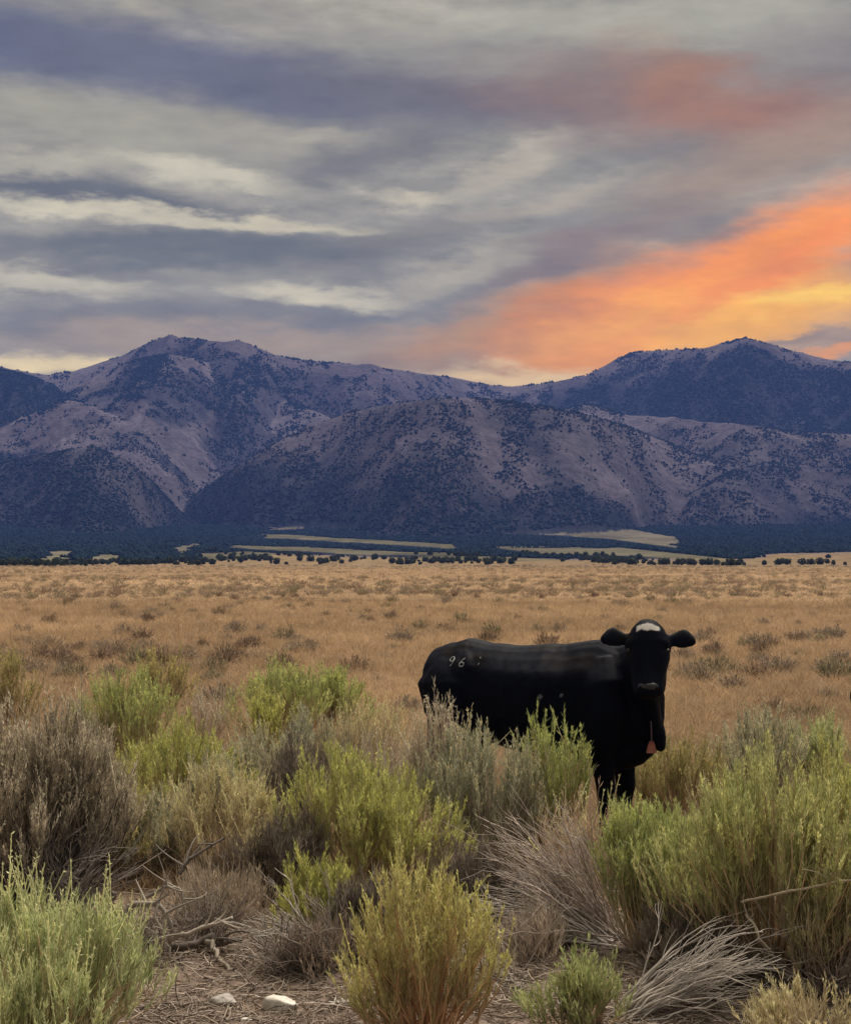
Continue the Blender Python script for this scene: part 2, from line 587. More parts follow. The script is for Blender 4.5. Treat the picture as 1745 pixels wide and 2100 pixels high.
def landcover(az, r, z, which):
    x, y = r * np.sin(az), r * np.cos(az)
    px, py = project(x, y, z)
    n1 = fbm(x / 160, y / 160, 4, 61)
    n2 = fbm(x / 60, y / 60, 3, 71)
    L = {k: which == i for i, k in enumerate(LN)}
    n3 = fbm(x / 420, y / 420, 4, 81)
    pj, qj = px + 130 * n3 + 70 * n1 + 25 * n2, py + 90 * n3 + 60 * n1 + 20 * n2
    D = np.full(px.shape, 0.30)
    D = np.where(which == -1, 0.86 + .5 * n1, D)
    ridge_clear = np.interp(az, _lay['skyline'][3], _lay['skyline'][4])
    elp = (z - CAM_H) / r
    sky_d = np.interp(pj, [250, 400, 640, 760, 1050, 1220], [.34, .66, .62, .44, .46, .84])
    crest = sstep(.012, .003, ridge_clear - elp + .006 * n1 * 2)
    sky_d = sky_d * (1 - .72 * crest)
    sky_d = sky_d - .42 * np.exp(-((pj - 1330) / 90) ** 2 - ((qj - 752) / 26) ** 2)
    D = np.where(L['skyline'], sky_d, D)
    D = np.where(L['left_spur'], .84 + .3 * n1, D)
    patch = sstep(1.25, .7, np.hypot((pj - 365) / 75, (qj - 815) / 70))
    D = np.where(L['knoll'], .16 + .5 * sstep(.02, .16, n1) + .55 * patch, D)
    D = np.where(L['knoll_low'], .13 + .45 * sstep(.05, .2, n1) + .3 * sstep(930, 980, qj), D)
    D = np.where(L['dark_spur'], .78 + .45 * n1 + .3 * n3, D)
    hill = .50 + .24 * sstep(930, 1060, qj) + .55 * n1
    hill = hill - .35 * np.exp(-((pj - (960 + (py - 820) * .45)) / 45) ** 2) * sstep(1060, 980, py)
    hill = hill - .22 * sstep(1250, 1500, pj) + .25 * sstep(700, 480, pj) * sstep(900, 1000, qj)
    D = np.where(L['front_hill'], hill, D)
    bench = .58 + .4 * n1 - .36 * sstep(14, -6, qj - np.interp(px, [1150, 1300, 1500, 1745], [848, 862, 884, 900]))
    D = np.where(L['right_bench'], bench, D)
    D = np.where(L['right_low'], .62 + .4 * n1, D)
    low = sstep(1040, 1085, py + 40 * n1)
    D = D + (np.clip(.9 + .5 * n1, 0, 1) - D) * low
    D = np.clip(D + 0.12 * n2, 0, 1)
    fld = np.zeros(px.shape)
    n4 = fbm(x / 18, y / 18, 3, 73)
    jx, jy = px + 60 * n2 + 22 * n4, py + 7 * n2 + 3.5 * n4
    for poly, b in FIELDS:
        m = in_poly(jx, jy, poly) & (which == -1)
        D = np.where(m, 0.03, D); fld = np.where(m, 0.5 + 0.5 * b, fld)
    D = D * sstep(-30, 60, r - edge_r(px, n1, n2))
    return D, fld, px, py


AZ = np.linspace(-0.52, 0.52, 940)
RR = np.concatenate([np.linspace(840, 1300, 70)[:-1], np.linspace(1300, 2500, 130)[:-1], np.linspace(2500, 4860, 220)])
ga, gr = np.meshgrid(AZ, RR, indexing='ij')
gz, gw = terrain_z(ga, gr)
gD, gF, gpx, gpy = landcover(ga, gr, gz, gw)
gz = gz - 1.2 * sstep(960, 840, gr)
grass_haze_c = np.array([.185, .160, .185]); wood_haze_c = np.array([.020, .032, .048]); pale_c = np.array([.26, .225, .185]); straw_c = np.array([.165, .155, .085])  # grass and wood tinted blue-purple: air haze put into the land colour
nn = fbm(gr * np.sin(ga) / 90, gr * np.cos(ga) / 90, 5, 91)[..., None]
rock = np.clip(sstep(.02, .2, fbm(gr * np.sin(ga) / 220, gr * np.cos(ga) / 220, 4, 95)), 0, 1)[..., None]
tc_ = (grass_haze_c * (1 + 1.0 * nn)) * (1 - .35 * rock) + np.array([.165, .14, .18]) * .35 * rock
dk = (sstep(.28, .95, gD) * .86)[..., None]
tc_ = tc_ * (1 - dk) + wood_haze_c * dk
ff = gF[..., None]
fc = straw_c + (pale_c - straw_c) * np.clip((ff - .5) * 2, 0, 1)
tc_ = np.where(ff > 0, fc * (1 + 1.1 * nn), tc_)
gx_, gy_ = gr * np.sin(ga), gr * np.cos(ga)
ge = edge_r(gpx, fbm(gx_ / 160, gy_ / 160, 4, 61), fbm(gx_ / 60, gy_ / 60, 3, 71))
near_e = (1 - sstep(-60, 40, gr - ge))[..., None]
tc_ = tc_ * (1 - near_e) + np.array([.36, .26, .15]) * near_e
mb = MB()
na, nr = ga.shape
idx = np.arange(na * nr).reshape(na, nr)
q = np.stack([idx[:-1, :-1], idx[1:, :-1], idx[1:, 1:], idx[:-1, 1:]], -1).reshape(-1, 4)
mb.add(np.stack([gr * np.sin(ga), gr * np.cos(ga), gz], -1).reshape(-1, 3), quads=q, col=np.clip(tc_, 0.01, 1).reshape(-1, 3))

m_ter, nt, out = new_mat('mountain_land')
at = N(nt, 'ShaderNodeAttribute', attribute_name='col')
geo = N(nt, 'ShaderNodeNewGeometry')
nz = N(nt, 'ShaderNodeTexNoise', {'Vector': geo.outputs['Position'], 'Scale': 0.06, 'Detail': 6.0, 'Roughness': 0.7})
mr = N(nt, 'ShaderNodeMapRange', {'Value': nz.outputs['Fac'], 'From Min': 0.3, 'From Max': 0.7, 'To Min': 0.55, 'To Max': 1.42})
sc_ = N(nt, 'ShaderNodeVectorMath', {0: at.outputs['Color'], 'Scale': mr.outputs[0]}, operation='SCALE')
bm_ = N(nt, 'ShaderNodeBump', {'Height': nz.outputs['Fac'], 'Strength': 0.6, 'Distance': 8.0})
p = N(nt, 'ShaderNodeBsdfDiffuse', {'Color': sc_.outputs[0], 'Roughness': 0.9, 'Normal': bm_.outputs[0]})
nt.links.new(p.outputs[0], out.inputs[0])
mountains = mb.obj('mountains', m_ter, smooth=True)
tag(mountains, 'hazy blue mountain range with grassy spurs and wooded slopes', 'mountains', kind='structure')

# ------------------------------------------------------------------ junipers
def juniper_proto(seed, lumps=1, conic=0.5):
    g = np.random.default_rng(seed)
    b = MB()
    for k in range(lumps):
        ns, nl = 7, 5
        hgt = g.uniform(.75, 1.0) if k == 0 else g.uniform(.45, .7)
        cx, cy = (0, 0) if k == 0 else g.normal(0, .2, 2)
        v = []
        for j in range(nl):
            t = j / (nl - 1)
            rad = .42 * math.sin(math.pi * min(1, .12 + .88 * t) ** (1 - .4 * conic)) * (1 if k == 0 else .7) + .02
            for i in range(ns):
                a = 2 * math.pi * (i + .5 * (j % 2)) / ns
                rr = rad * g.uniform(.65, 1.3)
                v.append((cx + rr * math.cos(a), cy + rr * math.sin(a), .03 + hgt * t + g.uniform(-.05, .05)))
        v.append((cx, cy, .03 + hgt * 1.08)); v.append((cx, cy, 0.02))
        f = [(j * ns + i, j * ns + (i + 1) % ns, (j + 1) * ns + (i + 1) % ns, (j + 1) * ns + i) for j in range(nl - 1) for i in range(ns)]
        top = nl * ns
        t3 = [((nl - 1) * ns + i, (nl - 1) * ns + (i + 1) % ns, top) for i in range(ns)] + [((i + 1) % ns, i, top + 1) for i in range(ns)]
        c = np.array([.018, .031, .042]) * g.uniform(.7, 1.4, (len(v), 1))  # bluish foliage pushed bluer, with air haze put into its colour
        b.add(np.array(v), quads=f, tris=t3, col=c)
    return b


NC = 800000
ca = rng.uniform(-.36, .36, NC)
crr = np.sqrt(rng.uniform(1020 ** 2, 4750 ** 2, NC))
cz, cw = terrain_z(ca, crr)
cD, cF, cpx, cpy = landcover(ca, crr, cz, cw)
infr = (np.abs(ca) < .36)
clump = fbm(crr * np.sin(ca) / 38, crr * np.cos(ca) / 38, 3, 171) + .7 * fbm(ca * crr / 55, crr / 260, 3, 177)
cD = np.clip(cD + 2.1 * clump * np.where((cw >= 0), 1, .15), 0, 1)
keep = (rng.uniform(0, 1, NC) < np.clip(cD, 0, 1) ** 1.7 * np.where(cw == -1, .60, .56)) & infr
sz = np.clip(rng.lognormal(.98, .34, NC), 1.3, 6.0) * np.where(crr > 3600, 1.3, 1.0) * np.where(cw == -1, .75, 1)
n2c = fbm(crr * np.sin(ca) / 60, crr * np.cos(ca) / 60, 3, 71)
for poly, b_ in FIELDS:
    for fr in (0, .35, .7, 1.0):
        keep &= ~in_poly(cpx + 60 * n2c, cpy + 7 * n2c - fr * sz * F_D / crr, poly)
ca, crr, cz, sz = ca[keep], crr[keep], cz[keep], sz[keep]
print('woodland', len(ca))
npt = len(ca)
pts = np.stack([crr * np.sin(ca), crr * np.cos(ca), cz - .15], 1)
wd = sz * rng.uniform(.8, 1.7, npt)
tint = rng.uniform(.65, 1.35, (npt, 1)) * np.array([[1, 1, 1]])
protos = [juniper_proto(s, 1, c) for s, c in ((1, .3), (2, .6), (3, .9), (4, .2))]
scatter('juniper_woodland', protos, pts, rng.uniform(0, 6.28, npt), np.stack([wd, wd, sz], 1), rng.integers(0, 4, npt), tint, M_FARTREE,
        'dark juniper woodland dotting the hills and mountain foot', 'woodland')

# single trees of the nearest rows: crown and trunk
TREE_ROWS = [(0, 1166, 170, 1164, 30, 2), (170, 1160, 420, 1157, 46, 3), (400, 1152, 560, 1150, 26, 3), (420, 1137, 640, 1141, 18, 2), (560, 1157, 700, 1156, 8, 4),
             (640, 1150, 860, 1152, 20, 3), (820, 1155, 1060, 1152, 40, 4), (860, 1139, 1050, 1139, 14, 2), (1070, 1141, 1330, 1150, 40, 3),
             (1200, 1152, 1530, 1165, 46, 2), (1560, 1160, 1745, 1158, 12, 2)]
ap_r = np.linspace(900, 2500, 3000)
crown_me, trunk_me = [], []
for s in range(5):
    g = np.random.default_rng(200 + s)
    b = MB()
    nl_ = 420
    th, ph = g.uniform(0, 6.283, nl_), np.arccos(g.uniform(-.75, 1, nl_))
    lump = 1 + .35 * np.sin(3 * th + s) * np.sin(2 * ph + s) + g.normal(0, .12, nl_)
    P = np.stack([.42 * lump * np.sin(ph) * np.cos(th), .42 * lump * np.sin(ph) * np.sin(th), .56 + .46 * lump * np.cos(ph)], 1)
    d1 = g.normal(0, 1, (nl_, 3)); d1 /= np.linalg.norm(d1, axis=1)[:, None]
    d2 = np.cross(d1, g.normal(0, 1, (nl_, 3))); d2 /= np.linalg.norm(d2, axis=1)[:, None]
    w = g.uniform(.07, .13, (nl_, 1))
    V = np.stack([P - d1 * w, P + d2 * w * .7, P + d1 * w, P - d2 * w * .7], 1).reshape(-1, 3)
    b.add(V, quads=np.arange(nl_ * 4).reshape(-1, 4), col=np.repeat(np.array([[.040, .058, .036]]) * g.uniform(.6, 1.5, (nl_, 1)), 4, 0))
    core = juniper_proto(300 + s, 2, .4)
    for vv, cc in zip(core.v, core.c):
        vv *= np.array([.8, .8, .85]); vv[:, 2] += .08
    for vv, f4, f3, cc in zip(core.v, core.f4, core.f3, core.c):
        off = b.n
        b.v.append(vv); b.c.append(cc); b.n += len(vv)
    b.f4.extend([f + (b.n - core.n) for f in core.f4]); b.f3.extend([f + (b.n - core.n) for f in core.f3])
    crown_me.append(b.mesh('crown', M_TREE))
    t_ = MB()
    ang = np.arange(5) * 2 * math.pi / 5
    rings = [(0, .05, 0), (.15, .04, .015), (.4, .025, .03)]
    V = np.concatenate([np.stack([rad * np.cos(ang) + off_, rad * np.sin(ang), np.full(5, h)], 1) for h, rad, off_ in rings])
    t_.add(V, quads=[(j * 5 + i, j * 5 + (i + 1) % 5, (j + 1) * 5 + (i + 1) % 5, (j + 1) * 5 + i) for j in range(2) for i in range(5)], col=(.10, .075, .06))
    trunk_me.append(t_.mesh('trunk', M_STEM))
for (x0, y0, x1, y1, n, jit) in TREE_ROWS:
    for i in range(n):
        t = (i + rng.uniform(-.6, .6)) / n
        dx = x0 + (x1 - x0) * t; dy = y0 + (y1 - y0) * t + rng.normal(0, jit * 1.0)
        a, el_ = azel(dx, dy)
        zz = apron(ap_r)
        _, apy = project(ap_r * math.sin(a), ap_r * math.cos(a), zz)
        r = float(np.interp(-dy, -apy, ap_r)) if dy < apy[0] else 905.0
        r = min(max(r, 905), 1750)
        if dy > 1157: r = 860 - (dy - 1157) * 22 + rng.uniform(-30, 30)
        z = (float(terrain_z(np.array([a]), np.array([r]))[0][0]) if r > 900 else float(ground_z(r * math.sin(a), r * math.cos(a)))) - .15
        k = int(rng.integers(0, 5))
        h = rng.uniform(1.6, 4.6) * (r / 1150) ** .5
        o = empty('juniper_tree', (r * math.sin(a), r * math.cos(a), z), rng.uniform(0, 6.28))
        w = h * rng.uniform(.85, 1.5)
        o.scale = (w, w, h)
        tag(o, 'small dark juniper in the rows where the plain meets the mountain foot', 'tree', 'junipers along the far edge of the plain')
        link(bpy.data.objects.new('trunk', trunk_me[k]), o)
        link(bpy.data.objects.new('crown', crown_me[k]), o)

# ------------------------------------------------------------------ ground sheet
ring = np.concatenate([[0.4], np.geomspace(1.0, 60, 150), np.geomspace(62, 900, 60), np.geomspace(930, 4860, 18)])
fa = np.concatenate([np.linspace(-.55, .55, 420), np.linspace(.55, 2 * math.pi - .55, 120)[1:-1]])
A_, Rg = np.meshgrid(fa, ring, indexing='ij')
X_, Y_ = Rg * np.sin(A_), Rg * np.cos(A_)
Z_ = ground_z(X_, Y_) + .012 * fbm(X_ / .22, Y_ / .22, 3, 8) * sstep(25, 10, Rg)
mb = MB()
na, nr = A_.shape
idx = np.arange(na * nr).reshape(na, nr)
nx = np.roll(idx, -1, 0)
q = np.stack([idx[:, :-1], nx[:, :-1], nx[:, 1:], idx[:, 1:]], -1).reshape(-1, 4)
V = np.stack([X_, Y_, Z_], -1).reshape(-1, 3)
V = np.concatenate([V, [[0, 0, 0]]])
mb.add(V, quads=q, tris=[(len(V) - 1, nx[i, 0], idx[i, 0]) for i in range(na)])
m_gr, nt, out = new_mat('ground_soil_and_straw')
geo = N(nt, 'ShaderNodeNewGeometry')
pos = geo.outputs['Position']
sx = N(nt, 'ShaderNodeSeparateXYZ', {0: pos})
flat = N(nt, 'ShaderNodeCombineXYZ', {0: sx.outputs[0], 1: sx.outputs[1]})
nbig = N(nt, 'ShaderNodeTexNoise', {'Vector': flat.outputs[0], 'Scale': 0.035, 'Detail': 5.0, 'Roughness': .6})
nmid = N(nt, 'ShaderNodeTexNoise', {'Vector': flat.outputs[0], 'Scale': 0.7, 'Detail': 6.0, 'Roughness': .65})
nfin = N(nt, 'ShaderNodeTexNoise', {'Vector': flat.outputs[0], 'Scale': 11.0, 'Detail': 7.0, 'Roughness': .7})
straw = mixc(nt, N(nt, 'ShaderNodeMapRange', {'Value': nbig.outputs['Fac'], 'From Min': .35, 'From Max': .65}).outputs[0], (.40, .275, .17), (.48, .345, .215))
straw = mixc(nt, N(nt, 'ShaderNodeMapRange', {'Value': nmid.outputs['Fac'], 'From Min': .48, 'From Max': .72}).outputs[0], straw, (.34, .24, .17))
dirt = mixc(nt, N(nt, 'ShaderNodeMapRange', {'Value': nfin.outputs['Fac'], 'From Min': .35, 'From Max': .68}).outputs[0], (.21, .155, .125), (.41, .325, .27))
# bare soil by the track side (nearest few metres), dry grass beyond
yy = N(nt, 'ShaderNodeMath', {0: sx.outputs[1], 1: N(nt, 'ShaderNodeMath', {0: nmid.outputs['Fac'], 1: 2.4}, operation='MULTIPLY').outputs[0]}, operation='ADD')
fac = N(nt, 'ShaderNodeMapRange', {'Value': yy.outputs[0], 'From Min': 7.2, 'From Max': 8.8})
base = mixc(nt, fac.outputs[0], dirt, straw)
far = N(nt, 'ShaderNodeMapRange', {'Value': sx.outputs[1], 'From Min': 150.0, 'From Max': 420.0})
base = mixc(nt, far.outputs[0], base, mixc(nt, nbig.outputs['Fac'], (.27, .19, .125), (.37, .27, .165)))
bp = N(nt, 'ShaderNodeBump', {'Height': nfin.outputs['Fac'], 'Strength': .9, 'Distance': .02})
p = N(nt, 'ShaderNodeBsdfDiffuse', {'Color': base, 'Roughness': .9, 'Normal': bp.outputs[0]})
nt.links.new(p.outputs[0], out.inputs[0])
ground = mb.obj('ground', m_gr, smooth=True)
tag(ground, 'dry golden grassland plain with bare soil in front', 'ground', kind='structure')


# ------------------------------------------------------------------ plant building blocks
def tubes(b, P, Rad, col, sides=3):
    """P (n,k,3) polylines, Rad (n,k), col (n,3)"""
    n, k, _ = P.shape
    T = np.gradient(P, axis=1)
    T /= np.linalg.norm(T, axis=2, keepdims=True) + 1e-9
    ref = np.array([.31, .87, .38])
    U = np.cross(T, ref); U /= np.linalg.norm(U, axis=2, keepdims=True) + 1e-9
    W = np.cross(T, U)
    a = np.arange(sides) * 2 * math.pi / sides
    ring_ = (U[:, :, None, :] * np.cos(a)[None, None, :, None] + W[:, :, None, :] * np.sin(a)[None, None, :, None]) * Rad[:, :, None, None]
    V = (P[:, :, None, :] + ring_).reshape(-1, 3)
    base_ = (np.arange(n) * k * sides)[:, None, None]
    j = np.arange(k - 1)[None, :, None] * sides
    i = np.arange(sides)[None, None, :]
    i2 = (i + 1) % sides
    q_ = np.stack([base_ + j + i, base_ + j + i2, base_ + j + sides + i2, base_ + j + sides + i], -1).reshape(-1, 4)
    b.add(V, quads=q_, col=np.repeat(np.asarray(col), k * sides, 0))


def leaves(b, base_, d, L, W, col, g):
    n = len(base_)
    d = d / (np.linalg.norm(d, axis=1, keepdims=True) + 1e-9)
    s = np.cross(d, g.normal(0, 1, (n, 3))); s /= np.linalg.norm(s, axis=1, keepdims=True) + 1e-9
    L = L[:, None]; W = W[:, None]
    mid = base_ + d * L * .5
    V = np.stack([base_, mid - s * W * .5, base_ + d * L, mid + s * W * .5], 1).reshape(-1, 3)
    b.add(V, quads=np.arange(n * 4).reshape(-1, 4), col=np.repeat(np.asarray(col), 4, 0))


def bez(p0, p1, p2, k):
    t = np.linspace(0, 1, k)[None, :, None]
    return (1 - t) ** 2 * p0[:, None] + 2 * t * (1 - t) * p1[:, None] + t * t * p2[:, None]


def pal(g, n, a, b_, jit=.12):
    t = g.uniform(0, 1, (n, 1))
    c = np.array(a) * (1 - t) + np.array(b_) * t
    return np.clip(c * g.normal(1, jit, (n, 1)), .005, 1)


def at_t(P, t):
    """points and tangents on polylines P (n,k,3) at parameters t (n,m)"""
    n, k, _ = P.shape
    f = np.clip(t, 0, .9999) * (k - 1)
    i = f.astype(int); u = (f - i)[..., None]
    r = np.arange(n)[:, None]
    a, b_ = P[r, i], P[r, i + 1]
    d = b_ - a
    return a * (1 - u) + b_ * u, d / (np.linalg.norm(d, axis=2, keepdims=True) + 1e-9)


GAIN = 1.72


def brush(name, loc, R, H, seed, label, cat='bush', n=110, twigs=7, lv=20, leaf=((.17, .21, .06), (.27, .29, .085)), head=((.33, .33, .07), (.42, .38, .09)),
          stem=((.22, .16, .10), (.34, .25, .16)), lean=(0, 0), leafL=(.024, .055), leafW=.0034, bare=.42, heads=8, spike=0, dome=.45, dead=0, up=.62, spikeL=1.0):
    """broom-like rabbitbrush / sagebrush: stems from one crown, leafy twigs above, buds at the tips"""
    g = np.random.default_rng(seed)
    leaf, head, stem = [tuple(tuple(min(.75, c * GAIN) for c in q_) for q_ in p_) for p_ in (leaf, tuple(tuple(c * 1.15 for c in q_) for q_ in head), stem)]
    far_ = min(2.2, max(1.0, loc[1] / 8.5)); leafW *= far_; lv = max(3, int(lv / far_))
    o = empty(name, loc, 0)
    tag(o, label, cat)
    phi = g.uniform(0, 6.283, n)
    u = np.sqrt(g.uniform(0, 1, n))
    lob = 1 + .16 * np.sin(2 * phi + seed) + .12 * np.sin(3 * phi + 2 * seed)
    R, H = R * 1.14, H * 1.02
    nb = 8
    cp, cu = g.uniform(0, 6.283, nb) + np.arange(nb) * 2.4, np.sqrt(g.uniform(.02, .62, nb))
    chh = g.uniform(.78, 1.04, nb); chh[0] = 1.03; cw_ = g.uniform(.34, .56, nb)
    ci = g.integers(0, nb, n)
    ex = R * (cu[ci] * np.cos(cp[ci]) + cw_[ci] * u * np.cos(phi)); ey = R * (cu[ci] * np.sin(cp[ci]) + cw_[ci] * u * np.sin(phi))
    rr_ = np.minimum(1.15, np.hypot(ex, ey) / R)
    end = np.stack([ex + lean[0] * H, ey + lean[1] * H, H * (1 - dome * rr_ ** 2) * chh[ci] * (1 - .22 * u ** 2) * g.uniform(.78, 1.0, n) - .07], 1)
    phi = np.arctan2(ey, ex); u = rr_
    root = np.stack([.16 * R * u * np.cos(phi), .16 * R * u * np.sin(phi), np.full(n, -.04)], 1) + g.normal(0, .02, (n, 3)) * [1, 1, 0]
    ctl = np.stack([end[:, 0] * .62, end[:, 1] * .62, end[:, 2] * .38], 1) + g.normal(0, .03, (n, 3))
    P = bez(root, ctl, end, 6)
    P[:, 1:] += g.normal(0, .007, P[:, 1:].shape)
    sb_ = MB()
    r0 = g.uniform(.003, .0065, n)
    tubes(sb_, P, r0[:, None] * np.linspace(1, .35, 6)[None], pal(g, n, *stem), 4)
    t = g.uniform(bare, 1, (n, twigs)); t[:, 0] = .98
    bp_, bd = at_t(P, t)
    bp_, bd = bp_.reshape(-1, 3), bd.reshape(-1, 3)
    m = len(bp_)
    td = bd * .55 + g.normal(0, .21, (m, 3)) + np.array([0, 0, up])
    td /= np.linalg.norm(td, axis=1, keepdims=True)
    tl = g.uniform(.07, .17, m) * (.6 + .5 * H)
    te = bp_ + td * tl[:, None]
    te[:, 2] = te[:, 2] + tl * .18
    TP = bez(bp_, bp_ + td * tl[:, None] * .5, te, 4)
    tubes(sb_, TP, np.full((m, 1), .0016) * np.linspace(1, .6, 4)[None], pal(g, m, stem[1], leaf[0]), 3)
    if dead:
        dp = g.uniform(0, 6.283, dead); dl = g.uniform(.25, .6, dead) * H
        dr = np.stack([np.cos(dp) * g.uniform(.5, 1.3, dead), np.sin(dp) * g.uniform(.5, 1.3, dead), g.uniform(.1, 1.1, dead)], 1)
        dr /= np.linalg.norm(dr, axis=1, keepdims=True)
        p0 = np.stack([.1 * R * np.cos(dp), .1 * R * np.sin(dp), np.full(dead, .0)], 1)
        p2 = p0 + dr * dl[:, None]
        DP = bez(p0, (p0 + p2) / 2 + g.normal(0, .05, (dead, 3)), p2, 6) + g.normal(0, .006, (dead, 6, 3))
        tubes(sb_, DP, g.uniform(.0025, .006, (dead, 1)) * np.linspace(1, .3, 6)[None], pal(g, dead, (.20, .17, .15), (.42, .37, .33)), 4)
    sb_.obj('stems', M_STEM, o)
    lb = MB()
    lt = g.uniform(.05, 1, (m, lv))
    lp, ld = at_t(TP, lt)
    lp, ld = lp.reshape(-1, 3), ld.reshape(-1, 3)
    k = len(lp)
    ldir = ld * .8 + g.normal(0, .26, (k, 3)) + np.array([0, 0, .2])
    dryn = (np.clip(1.25 - 1.5 * t.reshape(-1) + g.normal(0, .22, m), 0, 1))[:, None] * .8
    dry_c = np.array([.30, .225, .15]) * (np.mean(leaf) / .27) * g.uniform(.7, 1.15, (m, 1))
    twc = np.repeat(pal(g, m, *leaf, .16) * (1 - dryn) + dry_c * dryn, lv, 0) * g.normal(1, .12, (k, 1))
    leaves(lb, lp, ldir, g.uniform(*leafL, k), g.uniform(.7, 1.3, k) * leafW, np.clip(twc, .005, 1), g)
    lb.obj('foliage', M_LEAF, o)
    if heads:
        hb = MB()
        sel = (g.uniform(0, 1, m) < .85) & (t.reshape(-1) > .68)
        hp_, hd = at_t(TP[sel], g.uniform(.62, 1.0, (int(sel.sum()), heads * 2)))
        hp_, hd = hp_.reshape(-1, 3), hd.reshape(-1, 3); hn = len(hp_)
        hp_ = hp_ + g.normal(0, .0028 * far_, (hn, 3))
        leaves(hb, hp_, hd * .6 + g.normal(0, .22, (hn, 3)) + [0, 0, .7], g.uniform(.010, .022, hn), g.uniform(.0032, .0055, hn) * far_, np.repeat(pal(g, int(sel.sum()), *head), heads * 2, 0), g)
        hb.obj('flower_heads', M_LEAF, o)
    if spike:
        kb = MB()
        pk = g.integers(0, n, spike)
        p0 = P[pk, -1]; hl = g.uniform(.10, .24, spike)
        hl = hl * spikeL
        p2 = p0 + np.stack([g.normal(0, .05, spike) + lean[0] * .1, g.normal(0, .05, spike), hl], 1)
        SP = bez(p0, (p0 + p2) / 2, p2, 4)
        sc = pal(g, spike, *head)
        tubes(kb, SP, np.full((spike, 4), .0018), sc, 3)
        lp, ld = at_t(SP, g.uniform(.15, 1, (spike, 16)))
        lp, ld = lp.reshape(-1, 3), ld.reshape(-1, 3)
        leaves(kb, lp, ld + g.normal(0, .45, lp.shape), g.uniform(.010, .02, len(lp)), g.uniform(.003, .006, len(lp)), np.repeat(sc, 16, 0), g)
        kb.obj('seed_stalks', M_LEAF, o)
    return o


def dead_fan(name, loc, direction, length, spread, n, seed, label, col=((.30, .26, .23), (.50, .46, .42)), fork=4, r=.0042, droop=.1, cat='dead bush'):
    g = np.random.default_rng(seed)
    o = empty(name, loc, 0); tag(o, label, cat)
    d = np.array(direction, float); d /= np.linalg.norm(d)
    dd = d + g.normal(0, spread, (n, 3)) * [1, 1, .8]
    dd /= np.linalg.norm(dd, axis=1, keepdims=True)
    L = length * g.uniform(.55, 1.0, n)
    root = g.normal(0, .035, (n, 3)) * [1, 1, 0]
    end = root + dd * L[:, None]
    end[:, 2] = np.maximum(end[:, 2], .01)
    ctl = root + dd * L[:, None] * .5 + np.array([0, 0, 1]) * (droop * L)[:, None] + g.normal(0, .03, (n, 3))
    P = bez(root, ctl, end, 8)
    P[:, 2:] += g.normal(0, .006, P[:, 2:].shape)
    b = MB()
    c = pal(g, n, *col)
    tubes(b, P, g.uniform(.7, 1.5, (n, 1)) * r * np.linspace(1, .4, 8)[None], c, 5)
    b.obj('branches', M_STEM, o)
    b = MB()
    bp_, bd = at_t(P, g.uniform(.35, .98, (n, fork)))
    bp_, bd = bp_.reshape(-1, 3), bd.reshape(-1, 3)
    m = len(bp_)
    td = bd + g.normal(0, .28, (m, 3)); td /= np.linalg.norm(td, axis=1, keepdims=True)
    tl = g.uniform(.08, .26, m) * length
    e_ = bp_ + td * tl[:, None]
    e_[:, 2] = np.maximum(e_[:, 2], .008)
    TP = bez(bp_, bp_ + td * tl[:, None] * .5 + g.normal(0, .012, (m, 3)), e_, 5)
    tubes(b, TP, g.uniform(.7, 1.3, (m, 1)) * r * .5 * np.linspace(1, .45, 5)[None], np.repeat(c, fork, 0) * g.normal(1, .1, (m, 1)), 3)
    b.obj('twigs', M_STEM, o)
    return o


def spot(dx, base_y, top_y, width):
    x, y, z = ground_hit(dx, base_y)
    ppm = F_D / y
    return (x, y, z), width / 2 / ppm, (base_y - top_y) / ppm


RB = dict(leaf=((.19, .20, .075), (.28, .28, .11)), head=((.33, .33, .10), (.43, .41, .14)))                     # yellow green rabbitbrush
RBG = dict(leaf=((.165, .19, .08), (.245, .27, .115)), head=((.28, .31, .11), (.37, .38, .15)))                  # fresh green
RBP = dict(leaf=((.20, .24, .115), (.30, .33, .165)), head=((.34, .34, .18), (.45, .41, .22)))                    # pale
DARK = dict(leaf=((.085, .07, .058), (.15, .125, .10)), head=((.22, .19, .14), (.30, .25, .19)), stem=((.035, .03, .028), (.10, .085, .075)))  # stems nearly black: hollow shade put into the bark colour
OLV = dict(leaf=((.15, .15, .07), (.25, .22, .10)), head=((.27, .25, .10), (.36, .30, .14)), stem=((.20, .14, .09), (.32, .22, .14)))
SAGE = dict(leaf=((.17, .18, .13), (.27, .27, .19)), head=((.30, .27, .17), (.40, .34, .22)), stem=((.15, .12, .10), (.28, .23, .19)))
TAN = dict(leaf=((.26, .22, .13), (.36, .31, .18)), head=((.36, .31, .17), (.46, .38, .22)), stem=((.20, .16, .12), (.32, .26, .20)))
GREY = dict(leaf=((.23, .19, .15), (.33, .28, .22)), head=((.33, .28, .21), (.42, .36, .27)), stem=((.19, .15, .125), (.32, .26, .215)))
